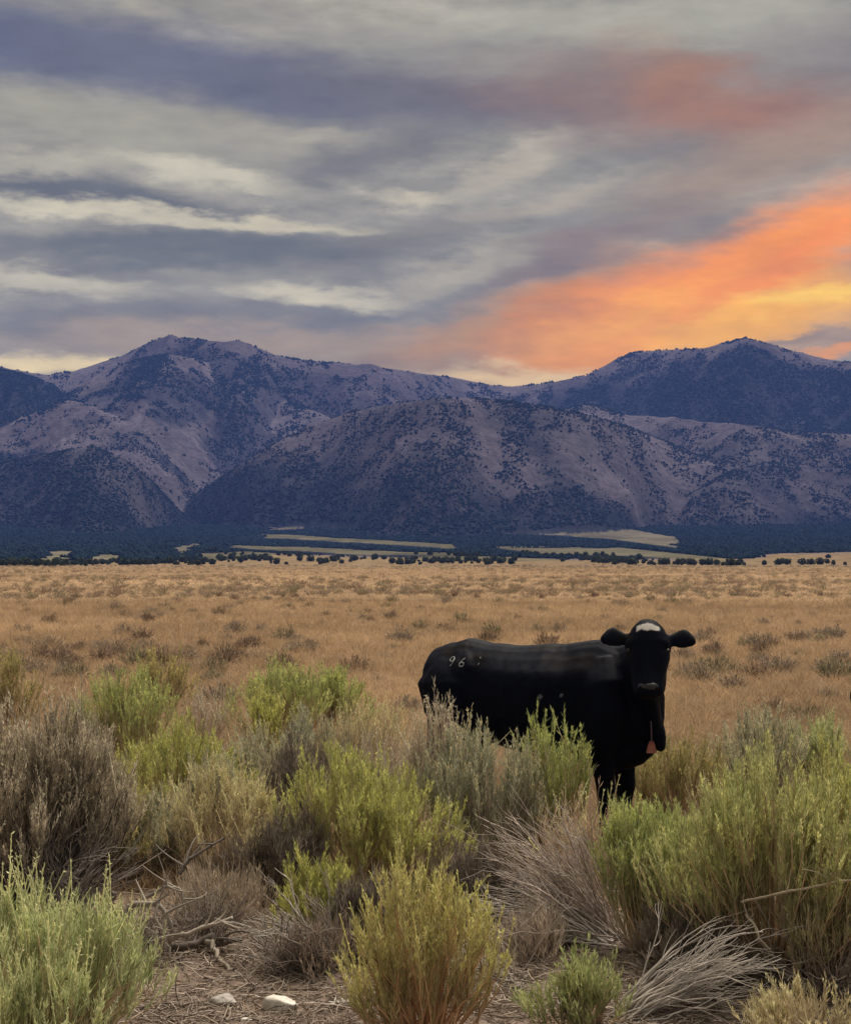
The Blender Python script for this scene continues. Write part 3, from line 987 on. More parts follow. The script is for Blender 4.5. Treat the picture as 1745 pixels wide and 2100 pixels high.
# name, x, base, top, width, palette, label, options
PLANTS = [
    ('rabbitbrush', 90, 2165, 1800, 400, RBP, 'big pale green feathery bush with straw spikes filling the bottom left corner', dict(n=210, twigs=7, spike=130, spikeL=1.25, lean=(.05, 0), heads=6, bare=.25)),
    ('sagebrush', 75, 1880, 1430, 300, GREY, 'tall grey brown sagebrush with a dark bare hollow at the left edge', dict(n=210, twigs=9, lv=18, bare=.66, dead=70, spike=60, dome=.3, stem=((.03, .027, .026), (.08, .068, .062)), leaf=((.175, .15, .115), (.26, .225, .165)))),  # near-black stem tones paint the shade inside the hollow
    ('sagebrush', 22, 1500, 1312, 125, OLV, 'olive bush far back at the left edge of the plain', dict(n=70, heads=5)),
    ('rabbitbrush', 265, 1600, 1350, 225, RBG, 'round mid green bush behind the bright yellow green one at left', dict(n=190, twigs=6)),
    ('rabbitbrush', 345, 1690, 1452, 265, RB, 'bright yellow green dome bush above the tan spiky sagebrush', dict(n=210, twigs=6, heads=10)),
    ('sagebrush', 325, 1470, 1316, 130, OLV, 'dull grey olive bush peeping over the round green bush at left', dict(n=80)),
    ('rabbitbrush', 575, 1530, 1342, 190, RBG, 'green bush with a rounded top standing left of the cow', dict(n=190, twigs=6)),
    ('rabbitbrush', 690, 1500, 1348, 130, RBG, 'smaller green bush just right of the rounded green one', dict(n=130)),
    ('rabbitbrush', 560, 1560, 1402, 130, RB, 'low bright green bush in front of the rounded green one', dict(n=80, heads=9)),
    ('dry_shrub', 715, 1610, 1405, 230, TAN, 'pale straw shrub with wispy seed stalks left of the cow', dict(n=140, twigs=5, lv=7, spike=150, lean=(.15, 0), heads=0)),
    ('sagebrush', 545, 1650, 1462, 180, SAGE, 'grey green sagebrush between the yellow green domes', dict(n=90, spike=30)),
    ('sagebrush', 455, 1800, 1560, 250, TAN, 'tan sagebrush with pale upright spikes above the deadwood', dict(n=110, twigs=5, spike=120, dead=40, bare=.5, heads=4)),
    ('sagebrush', 300, 1790, 1600, 200, SAGE, 'dusky sagebrush under the bright dome bush at left', dict(n=80, dead=30, spike=20)),
    ('rabbitbrush', 740, 1830, 1515, 385, RB, 'broad yellow green bush in the middle with a flat crown', dict(n=230, twigs=7, heads=10, bare=.5, dome=.32)),
    ('dry_shrub', 885, 1770, 1400, 125, GREY, 'narrow grey dry shrub in front of the cow rump', dict(n=90, twigs=5, lv=6, spike=60, heads=3, dome=.25)),
    ('sagebrush', 985, 1810, 1450, 215, SAGE, 'grey green sagebrush hiding the cow belly', dict(n=130, twigs=6, spike=40, dome=.3)),
    ('rabbitbrush', 1135, 1800, 1452, 160, RBG, 'upright green bush with club shaped tips before the cow chest', dict(n=75, twigs=5, lv=20, heads=14, dome=.2, bare=.55)),
    ('rabbitbrush', 1330, 1960, 1640, 265, RBG, 'bright green bush in front of the cow front legs', dict(n=210, twigs=7, heads=10, dead=14, dome=.35, lean=(.03, 0))),
    ('rabbitbrush', 1590, 2010, 1545, 400, OLV, 'tall olive bush with brown stems filling the right side', dict(n=250, twigs=7, bare=.5, dome=.3, heads=9, dead=40, leaf=((.185, .20, .09), (.27, .275, .12)), head=((.27, .28, .11), (.36, .35, .15)))),
    ('rabbitbrush', 1730, 1900, 1490, 230, RB, 'yellow green bush cut by the right edge behind the olive one', dict(n=120, heads=8)),
    ('rabbitbrush', 1530, 1800, 1575, 170, RBG, 'light green bush top just left of the tall olive bush', dict(n=90, heads=9)),
    ('sagebrush', 1400, 1690, 1492, 215, OLV, 'olive brown bush behind the hanging red tag', dict(n=120, twigs=6, heads=6)),
    ('sagebrush', 1555, 1640, 1425, 210, SAGE, 'soft grey sagebrush behind the cow to the right', dict(n=100, spike=20)),
    ('sagebrush', 1690, 1620, 1455, 170, RBP, 'pale green bush far back near the right edge', dict(n=80)),
    ('rabbitbrush', 870, 2120, 1750, 285, RB, 'olive yellow bush with orange brown stems at bottom centre', dict(n=125, twigs=6, leaf=((.22, .20, .09), (.30, .28, .12)), head=((.31, .29, .11), (.40, .37, .15)), stem=((.26, .15, .08), (.40, .25, .14)), bare=.34, dome=.45, spike=40)),
    ('rabbitbrush', 650, 1920, 1725, 160, RB, 'small olive green bush beside the brown thicket', dict(n=80, leaf=((.17, .18, .06), (.25, .25, .08)))),
    ('rabbitbrush', 1205, 2105, 1945, 170, RBG, 'small fresh green bush at the foot of the white dead branches', dict(n=60, twigs=5, lv=12, leafL=(.02, .045), leafW=.006, heads=0, dome=.4)),
    ('rabbitbrush', 1690, 2150, 2020, 250, TAN, 'low sparse tan bush in the bottom right corner', dict(n=60, heads=4, twigs=5, lv=12, dead=20)),
    ('dry_shrub', 1190, 1850, 1620, 190, TAN, 'pinkish tan dry shrub behind the fan of dead branches', dict(n=110, twigs=5, lv=5, heads=0, spike=50, leaf=((.30, .22, .16), (.42, .31, .23)))),
    ('dry_shrub', 860, 1850, 1640, 170, GREY, 'thin pinkish stems standing below the broad yellow green bush', dict(n=110, twigs=4, lv=4, heads=0, spike=20, leaf=((.28, .21, .16), (.38, .29, .22)))),
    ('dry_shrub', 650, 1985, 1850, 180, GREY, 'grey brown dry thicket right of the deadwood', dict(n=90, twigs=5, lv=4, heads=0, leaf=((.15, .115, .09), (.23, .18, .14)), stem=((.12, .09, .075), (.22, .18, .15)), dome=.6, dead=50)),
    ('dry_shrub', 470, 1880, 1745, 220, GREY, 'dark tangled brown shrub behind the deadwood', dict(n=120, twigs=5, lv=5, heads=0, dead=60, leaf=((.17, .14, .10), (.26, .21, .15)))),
    ('dry_shrub', 1470, 1720, 1590, 110, TAN, 'tuft of straw stems between the two front bushes at right', dict(n=70, twigs=4, lv=4, heads=0, spike=30)),
    ('sagebrush', 190, 1800, 1500, 190, OLV, 'dull olive sagebrush below the round mid green bush', dict(n=90, dead=20, spike=10)),
    ('dry_shrub', 420, 1560, 1400, 110, GREY, 'small grey dry shrub right of the round mid green bush', dict(n=70, twigs=4, lv=4, heads=0, spike=30)),
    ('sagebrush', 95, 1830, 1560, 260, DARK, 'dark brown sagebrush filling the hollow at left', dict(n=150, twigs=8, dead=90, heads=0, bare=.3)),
    ('sagebrush', 20, 1700, 1450, 170, OLV, 'olive brown bush at the left edge above the dark hollow', dict(n=90, spike=20)),
    ('dry_shrub', 150, 1660, 1440, 150, GREY, 'pinkish grey dry shrub between the left edge bushes and the green domes', dict(n=90, twigs=5, lv=6, heads=0, spike=30)),
    ('sagebrush', 430, 1720, 1540, 170, SAGE, 'grey sagebrush right below the bright dome bush', dict(n=80, dead=20, spike=10)),
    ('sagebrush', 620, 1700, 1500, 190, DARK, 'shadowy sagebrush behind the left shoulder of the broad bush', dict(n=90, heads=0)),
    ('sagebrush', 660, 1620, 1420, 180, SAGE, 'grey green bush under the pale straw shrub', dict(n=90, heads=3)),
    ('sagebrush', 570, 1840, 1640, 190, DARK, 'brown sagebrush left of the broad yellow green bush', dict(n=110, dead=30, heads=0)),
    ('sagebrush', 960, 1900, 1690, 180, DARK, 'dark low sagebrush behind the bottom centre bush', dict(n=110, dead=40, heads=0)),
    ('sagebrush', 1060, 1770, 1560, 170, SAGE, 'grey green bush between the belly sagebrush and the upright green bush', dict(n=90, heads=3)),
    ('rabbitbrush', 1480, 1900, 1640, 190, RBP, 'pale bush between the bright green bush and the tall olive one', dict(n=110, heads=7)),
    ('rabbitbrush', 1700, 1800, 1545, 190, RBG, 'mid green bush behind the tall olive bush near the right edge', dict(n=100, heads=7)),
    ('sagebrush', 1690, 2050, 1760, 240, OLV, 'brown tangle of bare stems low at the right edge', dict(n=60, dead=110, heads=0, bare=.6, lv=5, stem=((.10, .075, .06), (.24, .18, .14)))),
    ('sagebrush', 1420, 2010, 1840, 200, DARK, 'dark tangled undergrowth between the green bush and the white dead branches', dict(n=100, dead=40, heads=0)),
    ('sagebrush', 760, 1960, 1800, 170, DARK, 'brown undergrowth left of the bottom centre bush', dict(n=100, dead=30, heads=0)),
    ('dry_shrub', 780, 1700, 1480, 160, GREY, 'pinkish dry stems behind the right shoulder of the broad bush', dict(n=90, twigs=5, lv=5, heads=0, spike=40)),
    ('dry_shrub', 1100, 1960, 1830, 150, GREY, 'low grey brown dry shrub beside the dead fan', dict(n=90, twigs=4, lv=3, heads=0, dome=.6)),
]
for i, (nm, dx, by, ty, w, palette, lab, opt) in enumerate(PLANTS):
    loc, Rr, Hh = spot(dx, by, ty, w)
    kw = dict(palette); kw.update(opt)
    brush(nm, loc, Rr, Hh, 500 + i, lab, 'shrub' if nm == 'dry_shrub' else 'bush', **kw)

x, y, z = ground_hit(1255, 1920)
dead_fan('dead_bush', (x, y, z), (-.62, -.12, .58), .80, .27, 95, 901, 'grey dead bush fanning bare branches up to the left', col=((.27, .22, .19), (.46, .39, .34)), r=.0034, fork=5)
x, y, z = ground_hit(1240, 1935)
dead_fan('dead_bush', (x, y, z), (-.95, -.05, .24), .66, .2, 50, 905, 'silvery bare branches lying low to the left of the green bush', droop=.14)
x, y, z = ground_hit(1290, 2085)
dead_fan('dead_bush', (x, y, z), (.86, .05, .42), .62, .15, 60, 902, 'white grey dead branches sweeping right near the bottom edge', col=((.36, .32, .28), (.56, .51, .46)), droop=.12, r=.0036, fork=5)
x, y, z = ground_hit(1640, 2020)
dead_fan('dead_bush', (x, y, z), (.25, -.3, .45), .5, .5, 60, 903, 'brown bare stems under the tall olive bush at right', col=((.16, .11, .08), (.30, .22, .16)))
x, y, z = ground_hit(130, 1900)
dead_fan('dead_bush', (x, y, z), (.25, -.2, .6), .55, .45, 46, 904, 'bare grey stems standing in the dark hollow at left', col=((.12, .105, .10), (.27, .24, .22)), r=.0036)
x, y, z = ground_hit(690, 1975)
dead_fan('dead_bush', (x, y, z), (-.5, .1, .35), .5, .5, 50, 906, 'grey twig heap right of the fallen log', col=((.22, .19, .17), (.38, .34, .30)), fork=5)


for (tx, ty, dr, ln, nn_, sd, lb) in [(420, 1930, (.1, -.1, .5), .30, 60, 911, 'tangle of dark thin twigs behind the arched limb'),
                                     (580, 1985, (.3, -.2, .4), .30, 70, 912, 'grey brown twig tangle at the right end of the deadwood'),
                                     (300, 1955, (.2, -.1, .5), .26, 50, 913, 'dark dry twigs around the broken stump'),
                                     (1050, 2000, (-.6, -.2, .2), .45, 50, 914, 'scattered bleached branches on the soil between the bottom centre bush and the fresh green one')]:
    x, y, z = ground_hit(tx, ty)
    dead_fan('dead_twigs', (x, y, z), dr, ln, .6, nn_, sd, lb, col=((.13, .105, .09), (.30, .26, .22)) if sd != 914 else ((.3, .26, .22), (.46, .41, .36)), fork=5, r=.003, cat='twigs')


x, y, z = ground_hit(40, 1880)
dead_fan('dead_bush', (x, y, z), (.35, -.35, .5), .62, .4, 36, 921, 'pale crooked twigs arching over the dark hollow at left', col=((.30, .27, .25), (.48, .44, .40)), r=.0032, droop=.3)
x, y, z = ground_hit(1600, 1990)
dead_fan('dead_bush', (x, y, z), (.7, -.4, .35), .55, .35, 40, 922, 'brown crooked branches reaching to the right edge under the olive bush', col=((.16, .12, .09), (.34, .27, .20)), r=.0042)


# ------------------------------------------------------------------ fallen deadwood
def crooked(name, pts_d, r0, r1, seed, label, col=(.27, .235, .20), parent=None, forks=2):
    """gnarled branch through world points"""
    g = np.random.default_rng(seed)
    P = np.array(pts_d, float)
    o = empty(name, tuple(P[0])); tag(o, label, 'branch', 'fallen wood in front of the dark shrubs')
    P = P - P[0]
    k = 30
    r0, r1 = r0 * .74, r1 * .7
    t = np.linspace(0, len(P) - 1, k)
    Q = np.stack([np.interp(t, np.arange(len(P)), P[:, c]) for c in range(3)], 1)
    for _ in range(2):
        Q[1:-1] = .25 * Q[:-2] + .5 * Q[1:-1] + .25 * Q[2:]
    Q[1:-1] += g.normal(0, r0 * .10, (k - 2, 3)) + (np.interp(np.arange(1, k - 1), np.arange(0, k, 4), g.normal(0, r0 * .6, len(range(0, k, 4)))))[:, None]
    rad = np.linspace(r0, r1, k) * g.uniform(.9, 1.1, k)
    b = MB(); col = tuple(c * .72 for c in col)
    tubes(b, Q[None], rad[None], np.array([col]), 8)
    b.obj('limb', M_STEM, o, smooth=True)
    if forks:
        b = MB()
        forks = forks * 2
        i = g.integers(5, k - 1, forks)
        d = g.normal(0, 1, (forks, 3)); d[:, 2] = np.abs(d[:, 2]); d /= np.linalg.norm(d, axis=1, keepdims=True)
        L = g.uniform(.08, .22, (forks, 1))
        FP = bez(Q[i], Q[i] + d * L * .5 + g.normal(0, .02, (forks, 3)), Q[i] + d * L, 7)
        tubes(b, FP, np.linspace(r0 * .5, r1 * .35, 7)[None] * np.ones((forks, 1)), np.repeat(np.array([col]) * 1.1, forks, 0), 5)
        b.obj('side_twigs', M_STEM, o, smooth=True)
    return o


def gp(dx, dy, up=0.0, y=None):
    if y is None:
        x, y_, z = ground_hit(dx, dy)
        return (x, y_, z + up)
    d = ray_dir(dx, dy); t = y / d.y
    return (d.x * t, y, CAM_H + d.z * t)


YL = gp(400, 1965)[1]
crooked('dead_branch', [gp(240, 1905, y=YL), gp(275, 1850, y=YL), gp(325, 1855, y=YL - .02), gp(350, 1900, y=YL - .04), gp(345, 1945, y=YL - .05)], .020, .010, 1,
        'arched grey dead limb at the left end of the deadwood', (.33, .29, .25))
crooked('dead_branch', [gp(330, 1835, y=YL), gp(318, 1880, y=YL - .06), gp(340, 1930, y=YL - .08), gp(352, 1965, y=YL - .1)], .009, .006, 2, 'slim upright pale stick crossing the arched limb', (.40, .35, .29))
crooked('dead_branch', [gp(345, 1955, .03), gp(420, 1950, .05), gp(500, 1945, .06)], .026, .016, 3, 'thick dark log lying flat under the twigs', (.16, .13, .11))
crooked('dead_branch', [gp(425, 1950, .05), gp(450, 1965, .03), gp(480, 1990, .012)], .017, .012, 4, 'short sawn looking log slanting onto the bare soil', (.34, .29, .23), forks=0)
crooked('dead_branch', [gp(350, 1925, y=YL - .05), gp(420, 1900, y=YL), gp(475, 1885, y=YL + .03)], .016, .009, 5, 'pale limb rising to the right over the dark log', (.42, .36, .29))
crooked('dead_branch', [gp(370, 1790, y=YL + .25), gp(390, 1760, y=YL + .25), gp(460, 1720, y=YL + .3)], .014, .007, 6, 'dark slanting branch in the shade of the tan sagebrush', (.20, .17, .15))
crooked('dead_branch', [gp(300, 1840, y=YL + .1), gp(345, 1815, y=YL + .08), gp(372, 1830, y=YL + .06), gp(380, 1880, y=YL + .03)], .011, .006, 7, 'hooked thin branch above the arched limb', (.36, .31, .26), forks=3)
crooked('dead_branch', [gp(410, 1992, .008), gp(440, 1985, .012), gp(480, 1978, .01)], .006, .004, 8, 'thin dark stick lying on the soil below the slanting log', (.15, .12, .10), forks=1)
crooked('dead_branch', [gp(225, 1830, y=YL - .05), gp(235, 1870, y=YL - .06), gp(228, 1925, y=YL - .06)], .016, .02, 9, 'broken dark stump at the left end of the deadwood', (.14, .11, .095), forks=0)
crooked('dead_branch', [gp(320, 2060, .008), gp(380, 2058, .012), gp(425, 2050, .01)], .008, .005, 10, 'dark stick lying left of the grey stone', (.17, .13, .10), forks=1)
crooked('dead_branch', [gp(315, 2080, .006), gp(335, 2055, .02), gp(345, 2035, .03)], .005, .003, 11, 'bleached twig standing up from the soil left of the stones', (.48, .41, .32), forks=1)
crooked('dead_branch', [gp(640, 2000, .01), gp(690, 1975, .03), gp(740, 1940, .06)], .006, .004, 12, 'long bleached twig leaning by the grey twig heap', (.42, .37, .31), forks=2)
crooked('dead_branch', [gp(1520, 1850, y=5.6), gp(1600, 1830, y=5.5), gp(1680, 1815, y=5.45), gp(1760, 1805, y=5.4)], .007, .006, 13, 'long straw coloured stick poking out at the right edge', (.46, .38, .27), forks=2)
crooked('dead_branch', [gp(1530, 1875, y=5.6), gp(1545, 1890, y=5.55), gp(1555, 1925, y=5.5), gp(1580, 1945, y=5.48)], .007, .005, 14, 'bent pale stick hanging under the tall olive bush', (.44, .37, .28), forks=1)


# ------------------------------------------------------------------ stones and debris
def rock_mat(name, a, b_):
    m, nt, out = new_mat(name)
    tcn = N(nt, 'ShaderNodeTexCoord')
    n1 = N(nt, 'ShaderNodeTexNoise', {'Vector': tcn.outputs['Object'], 'Scale': 14.0, 'Detail': 8.0, 'Roughness': .7})
    c = mixc(nt, N(nt, 'ShaderNodeMapRange', {'Value': n1.outputs['Fac'], 'From Min': .3, 'From Max': .65}).outputs[0], a, b_)
    bp = N(nt, 'ShaderNodeBump', {'Height': n1.outputs['Fac'], 'Strength': .8, 'Distance': .01})
    p = N(nt, 'ShaderNodeBsdfPrincipled', {'Base Color': c, 'Roughness': .85, 'Normal': bp.outputs[0]})
    nt.links.new(p.outputs[0], out.inputs[0])
    return m


M_RW = rock_mat('pale_stone', (.38, .34, .29), (.68, .64, .58))
M_RG = rock_mat('grey_stone', (.20, .18, .165), (.40, .37, .34))


def stone(name, loc, sx_, sy_, sz_, seed, mat, label, cat='stone', rz=0.0):
    g = np.random.default_rng(seed)
    import bmesh
    bm = bmesh.new(); bmesh.ops.create_icosphere(bm, subdivisions=4, radius=1)
    dirs = [Vector(g.normal(0, 1, 3)).normalized() for _ in range(16)]
    cut = g.uniform(.6, .92, 16)
    for v in bm.verts:
        n_ = v.co.normalized(); r = 1.0
        for dv, c in zip(dirs, cut):
            dt = n_.dot(dv)
            if dt > 0: r = min(r, c / dt)
        v.co = n_ * (r + .03 * math.sin(9 * n_.x + seed) * math.sin(11 * n_.y))
        v.co.x *= sx_; v.co.y *= sy_; v.co.z *= sz_
    me = bpy.data.meshes.new(name); bm.to_mesh(me); bm.free()
    me.polygons.foreach_set('use_smooth', np.ones(len(me.polygons), bool))
    me.materials.append(mat)
    o = link(bpy.data.objects.new(name, me)); o.location = loc; o.rotation_euler = (0, 0, rz)
    tag(o, label, cat)
    return o


stone('stone', gp(575, 2062, .012), .092, .06, .045, 1, M_RW, 'white flat stone on the bare soil at bottom centre left')
stone('stone', gp(460, 2052, .012), .062, .05, .038, 2, M_RG, 'rounded grey stone left of the white stone')
stone('stone', gp(505, 2085, .004), .03, .02, .012, 3, M_RW, 'small pale chip below the grey stone')
stone('stone', gp(450, 2003, .004), .012, .012, .010, 4, M_RW, 'tiny white pebble under the fallen log')
stone('stone', gp(1195, 2090, .004), .02, .02, .014, 5, M_RW, 'small white pebble below the fresh green bush')
stone('stone', gp(730, 2040, .004), .013, .012, .010, 6, M_RW, 'tiny pale pebble beside the bleached debris')


def chip(name, loc, seed, label, n=9, s=.05):
    """bleached curled scraps of bark and bone"""
    g = np.random.default_rng(seed)
    o = empty(name, loc); tag(o, label, 'debris')
    p0 = g.normal(0, s * .45, (n, 3)) * [1, .6, .15] + [0, 0, .012]
    d = g.normal(0, 1, (n, 3)) * [1, .7, .6]; d[:, 2] = np.abs(d[:, 2]); d /= np.linalg.norm(d, axis=1, keepdims=True)
    L = g.uniform(.5, 1.3, (n, 1)) * s
    P = bez(p0, p0 + d * L * .5 + g.normal(0, s * .25, (n, 3)), p0 + d * L, 7)
    P[:, :, 2] = np.maximum(P[:, :, 2], .004)
    b = MB(); tubes(b, P, g.uniform(.002, .006, (n, 1)) * np.array([.5, 1, .8, 1.1, .9, .7, .2])[None], pal(g, n, (.45, .42, .38), (.68, .65, .6)), 6)
    b.obj('scraps', M_STEM, o, smooth=True)
    return o


chip('bleached_debris', gp(700, 2058), 41, 'curled bleached debris on the soil right of the white stone', 14, .035)
chip('bleached_debris', gp(1150, 2062), 42, 'white bony scraps on the soil left of the fresh green bush', 9, .035)


# ------------------------------------------------------------------ dry grass, litter, scrub on the plain
def tuft_proto(seed, n, h, spread, flat, w, c0, c1, nseg=2):
    g = np.random.default_rng(seed)
    b = MB()
    a = g.uniform(0, 6.283, n); rr = spread * np.sqrt(g.uniform(0, 1, n))
    p0 = np.stack([rr * np.cos(a), rr * np.sin(a), np.full(n, -.01)], 1)
    d = np.stack([np.cos(a) * flat * g.uniform(.2, 1.4, n), np.sin(a) * flat * g.uniform(.2, 1.4, n), np.ones(n)], 1) + g.normal(0, .25, (n, 3)) * [1, 1, 0]
    L = h * g.uniform(.45, 1.1, n)
    p1 = p0 + d / np.linalg.norm(d, axis=1, keepdims=True) * (L * .55)[:, None]
    d2 = d * [1.6, 1.6, .8]
    p2 = p1 + d2 / np.linalg.norm(d2, axis=1, keepdims=True) * (L * .5)[:, None]
    s = np.cross(d, g.normal(0, 1, (n, 3))); s /= np.linalg.norm(s, axis=1, keepdims=True)
    s = s * (w * g.uniform(.7, 1.3, n))[:, None]
    V = np.stack([p0 - s, p0 + s, p1 + s * .8, p1 - s * .8, p2], 1).reshape(-1, 3)
    k = np.arange(n)[:, None] * 5
    b.add(V, quads=k + [0, 1, 2, 3], tris=k + [3, 2, 4], col=np.repeat(pal(g, n, c0, c1, .15), 5, 0))
    return b


def polar_pts(n, r0, r1, power, amax=.40):
    u = rng.uniform(0, 1, n)
    r = (r0 ** power + u * (r1 ** power - r0 ** power)) ** (1 / power)
    a = rng.uniform(-amax, amax, n)
    return r * np.sin(a), r * np.cos(a), r


G0, G1 = (.38, .27, .175), (.57, .44, .30)
gpro = [tuft_proto(700 + i, 46, .13, .10, .75, .0028, G0, G1) for i in range(3)] + [tuft_proto(710, 40, .20, .06, .5, .0026, G0, (.50, .37, .22)), tuft_proto(711, 50, .08, .16, 1.1, .003, (.33, .21, .125), G1)]
gx, gy, grr = polar_pts(46000, 7.6, 60, .40)
dens = fbm(gx / 1.5, gy / 1.5, 3, 111)
k = dens > -.30
gx, gy, grr = gx[k], gy[k], grr[k]
n = len(gx)
s = rng.uniform(.55, 1.25, n) * (1 + grr / 60)
tn = rng.uniform(.75, 1.2, (n, 1)) * (1 + .5 * fbm(gx / 5, gy / 5, 3, 112)[:, None]) * np.array([[1, 1, 1]])
scatter('dry_grass', gpro, np.stack([gx, gy, ground_z(gx, gy)], 1), rng.uniform(0, 6.28, n), np.stack([s, s, s * rng.uniform(.7, 1.1, n)], 1), rng.integers(0, 5, n), tn, M_GRASS,
        'short dry golden grass covering the plain', 'grass')
fpro = [tuft_proto(720 + i, 26, .22, .38, .8, .010, G0, G1) for i in range(3)]
gx, gy, grr = polar_pts(30000, 40, 420, .35)
n = len(gx)
s = rng.uniform(.6, 1.3, n) * (.6 + grr / 130)
tn = rng.uniform(.75, 1.2, (n, 1)) * (1 + .6 * fbm(gx / 14, gy / 9, 3, 113)[:, None]) * np.array([[1, 1, 1]])
scatter('far_dry_grass', fpro, np.stack([gx, gy, ground_z(gx, gy)], 1), rng.uniform(0, 6.28, n), np.stack([s, s, s * .6], 1), rng.integers(0, 3, n), tn, M_GRASS,
        'distant dry golden grass out on the plain', 'grass')


def stick_proto(seed, n, L, r, c0, c1):
    g = np.random.default_rng(seed); b = MB()
    a = g.uniform(0, 6.283, n)
    d = np.stack([np.cos(a), np.sin(a), g.normal(0, .15, n)], 1)
    l = L * g.uniform(.3, 1, (n, 1))
    p0 = np.stack([g.normal(0, L * .5, n), g.normal(0, L * .5, n), g.uniform(.002, .012, n)], 1)
    P = bez(p0, p0 + d * l * .5 + g.normal(0, L * .08, (n, 3)), p0 + d * l, 4)
    P[:, :, 2] = np.abs(P[:, :, 2]) + .002
    tubes(b, P, g.uniform(.6, 1.4, (n, 1)) * r * np.array([1, .9, .7, .4])[None], pal(g, n, c0, c1), 3)
    return b


lpro = [stick_proto(740 + i, 12, .16, .0022, (.14, .11, .09), (.36, .30, .25)) for i in range(4)] + [tuft_proto(745, 26, .06, .10, 1.6, .0022, (.26, .19, .13), (.42, .32, .23))]
gx, gy, grr = polar_pts(3000, 4.4, 9.5, 1.0, .36)
n = len(gx)
s = rng.uniform(.6, 1.5, n)
scatter('twig_litter', lpro, np.stack([gx, gy, ground_z(gx, gy)], 1), rng.uniform(0, 6.28, n), np.stack([s, s, s], 1), rng.integers(0, 5, n), rng.uniform(.7, 1.2, (n, 1)) * np.ones((1, 3)), M_LITTER,
        'grey twig and straw litter strewn over the bare soil', 'litter')


def pebble_proto(seed):
    g = np.random.default_rng(seed); b = MB()
    v = np.array([[1, 0, 0], [-1, 0, 0], [0, 1, 0], [0, -1, 0], [0, 0, .7], [0, 0, -.7]]) * g.uniform(.6, 1.2, (6, 3))
    t3 = [(0, 2, 4), (2, 1, 4), (1, 3, 4), (3, 0, 4), (2, 0, 5), (1, 2, 5), (3, 1, 5), (0, 3, 5)]
    b.add(v * .012, tris=t3, col=(.33, .28, .24)); return b


gx, gy, grr = polar_pts(2600, 4.4, 8, 1.0, .36)
n = len(gx); s = rng.lognormal(-.5, .45, n)
scatter('gravel', [pebble_proto(i) for i in range(4)], np.stack([gx, gy, ground_z(gx, gy)], 1), rng.uniform(0, 6.28, n), np.stack([s, s, s], 1), rng.integers(0, 4, n),
        rng.uniform(.55, 1.5, (n, 1)) * np.ones((1, 3)), M_LITTER, 'small gravel on the bare soil', 'gravel')


def scrub_proto(seed, leafc, stemc, n=420, tw=60):
    """low mound of sagebrush about one metre wide and half a metre tall"""
    g = np.random.default_rng(seed); b = MB()
    ph = g.uniform(0, 6.283, tw); u = np.sqrt(g.uniform(0, 1, tw))
    lob = 1 + .2 * np.sin(2 * ph + seed) + .15 * np.sin(3 * ph)
    end = np.stack([.48 * u * lob * np.cos(ph), .48 * u * lob * np.sin(ph), .52 * (1 - .55 * u * u) * g.uniform(.6, 1.05, tw)], 1)
    P = bez(np.zeros((tw, 3)), end * [.6, .6, .35], end, 4)
    tubes(b, P, np.full((tw, 1), .008) * np.linspace(1, .4, 4)[None], pal(g, tw, stemc, stemc), 3)
    lp, ld = at_t(P, g.uniform(.35, 1, (tw, n // tw)))
    lp, ld = lp.reshape(-1, 3) + g.normal(0, .03, (tw * (n // tw), 3)), ld.reshape(-1, 3)
    leaves(b, lp, ld + g.normal(0, .5, lp.shape) + [0, 0, .4], g.uniform(.07, .15, len(lp)), g.uniform(.016, .035, len(lp)), pal(g, len(lp), *leafc, .2), g)
    return b


BRN = ((.22, .16, .115), (.34, .25, .18)); GRN = ((.23, .205, .13), (.33, .29, .185)); GRY = ((.26, .215, .165), (.38, .31, .24))
SC_KIND = [('brown', BRN, (.12, .085, .065)), ('olive', GRN, (.14, .11, .08)), ('grey', GRY, (.16, .13, .11))]
sc_me = {(kname, i): scrub_proto(800 + 10 * j + i, lc, scn).mesh('sagebrush_clump', M_SCRUB) for j, (kname, lc, scn) in enumerate(SC_KIND) for i in range(3)}
placed = [(165, 1338, 62, 'brown'), (268, 1325, 46, 'brown'), (505, 1336, 80, 'brown'), (415, 1330, 50, 'brown'), (395, 1338, 36, 'grey'), (95, 1279, 34, 'brown'),
          (860, 1310, 34, 'grey'), (1010, 1308, 60, 'olive'), (780, 1420, 40, 'olive'), (1440, 1318, 60, 'grey'), (1400, 1357, 60, 'grey'), (1500, 1420, 84, 'grey'),
          (1560, 1345, 60, 'brown'), (1545, 1365, 50, 'grey'), (1725, 1392, 64, 'brown'), (1700, 1440, 60, 'grey'), (1470, 1330, 40, 'brown'), (1420, 1440, 40, 'olive'),
          (1650, 1480, 90, 'olive'), (1240, 1258, 26, 'olive'), (1030, 1253, 20, 'olive'), (660, 1285, 30, 'olive'), (840, 1460, 90, 'grey'), (450, 1450, 110, 'grey'),
          (1590, 1470, 80, 'brown'), (60, 1560, 120, 'grey'), (1620, 1380, 50, 'grey'), (600, 1330, 40, 'grey')]
while len(placed) < 300:
    u = rng.uniform()
    dy = 1224 + 180 * u ** 1.5
    dx = rng.uniform(-40, 1790)
    if fbm(np.array([dx / 130.]), np.array([dy / 16.]), 3, 131)[0] + rng.uniform(-.12, .12) < -.02: continue
    placed.append((dx, dy, rng.uniform(.25, .72) * F_D / ground_hit(dx, dy)[1], rng.choice(['brown', 'brown', 'grey', 'grey', 'olive'])))
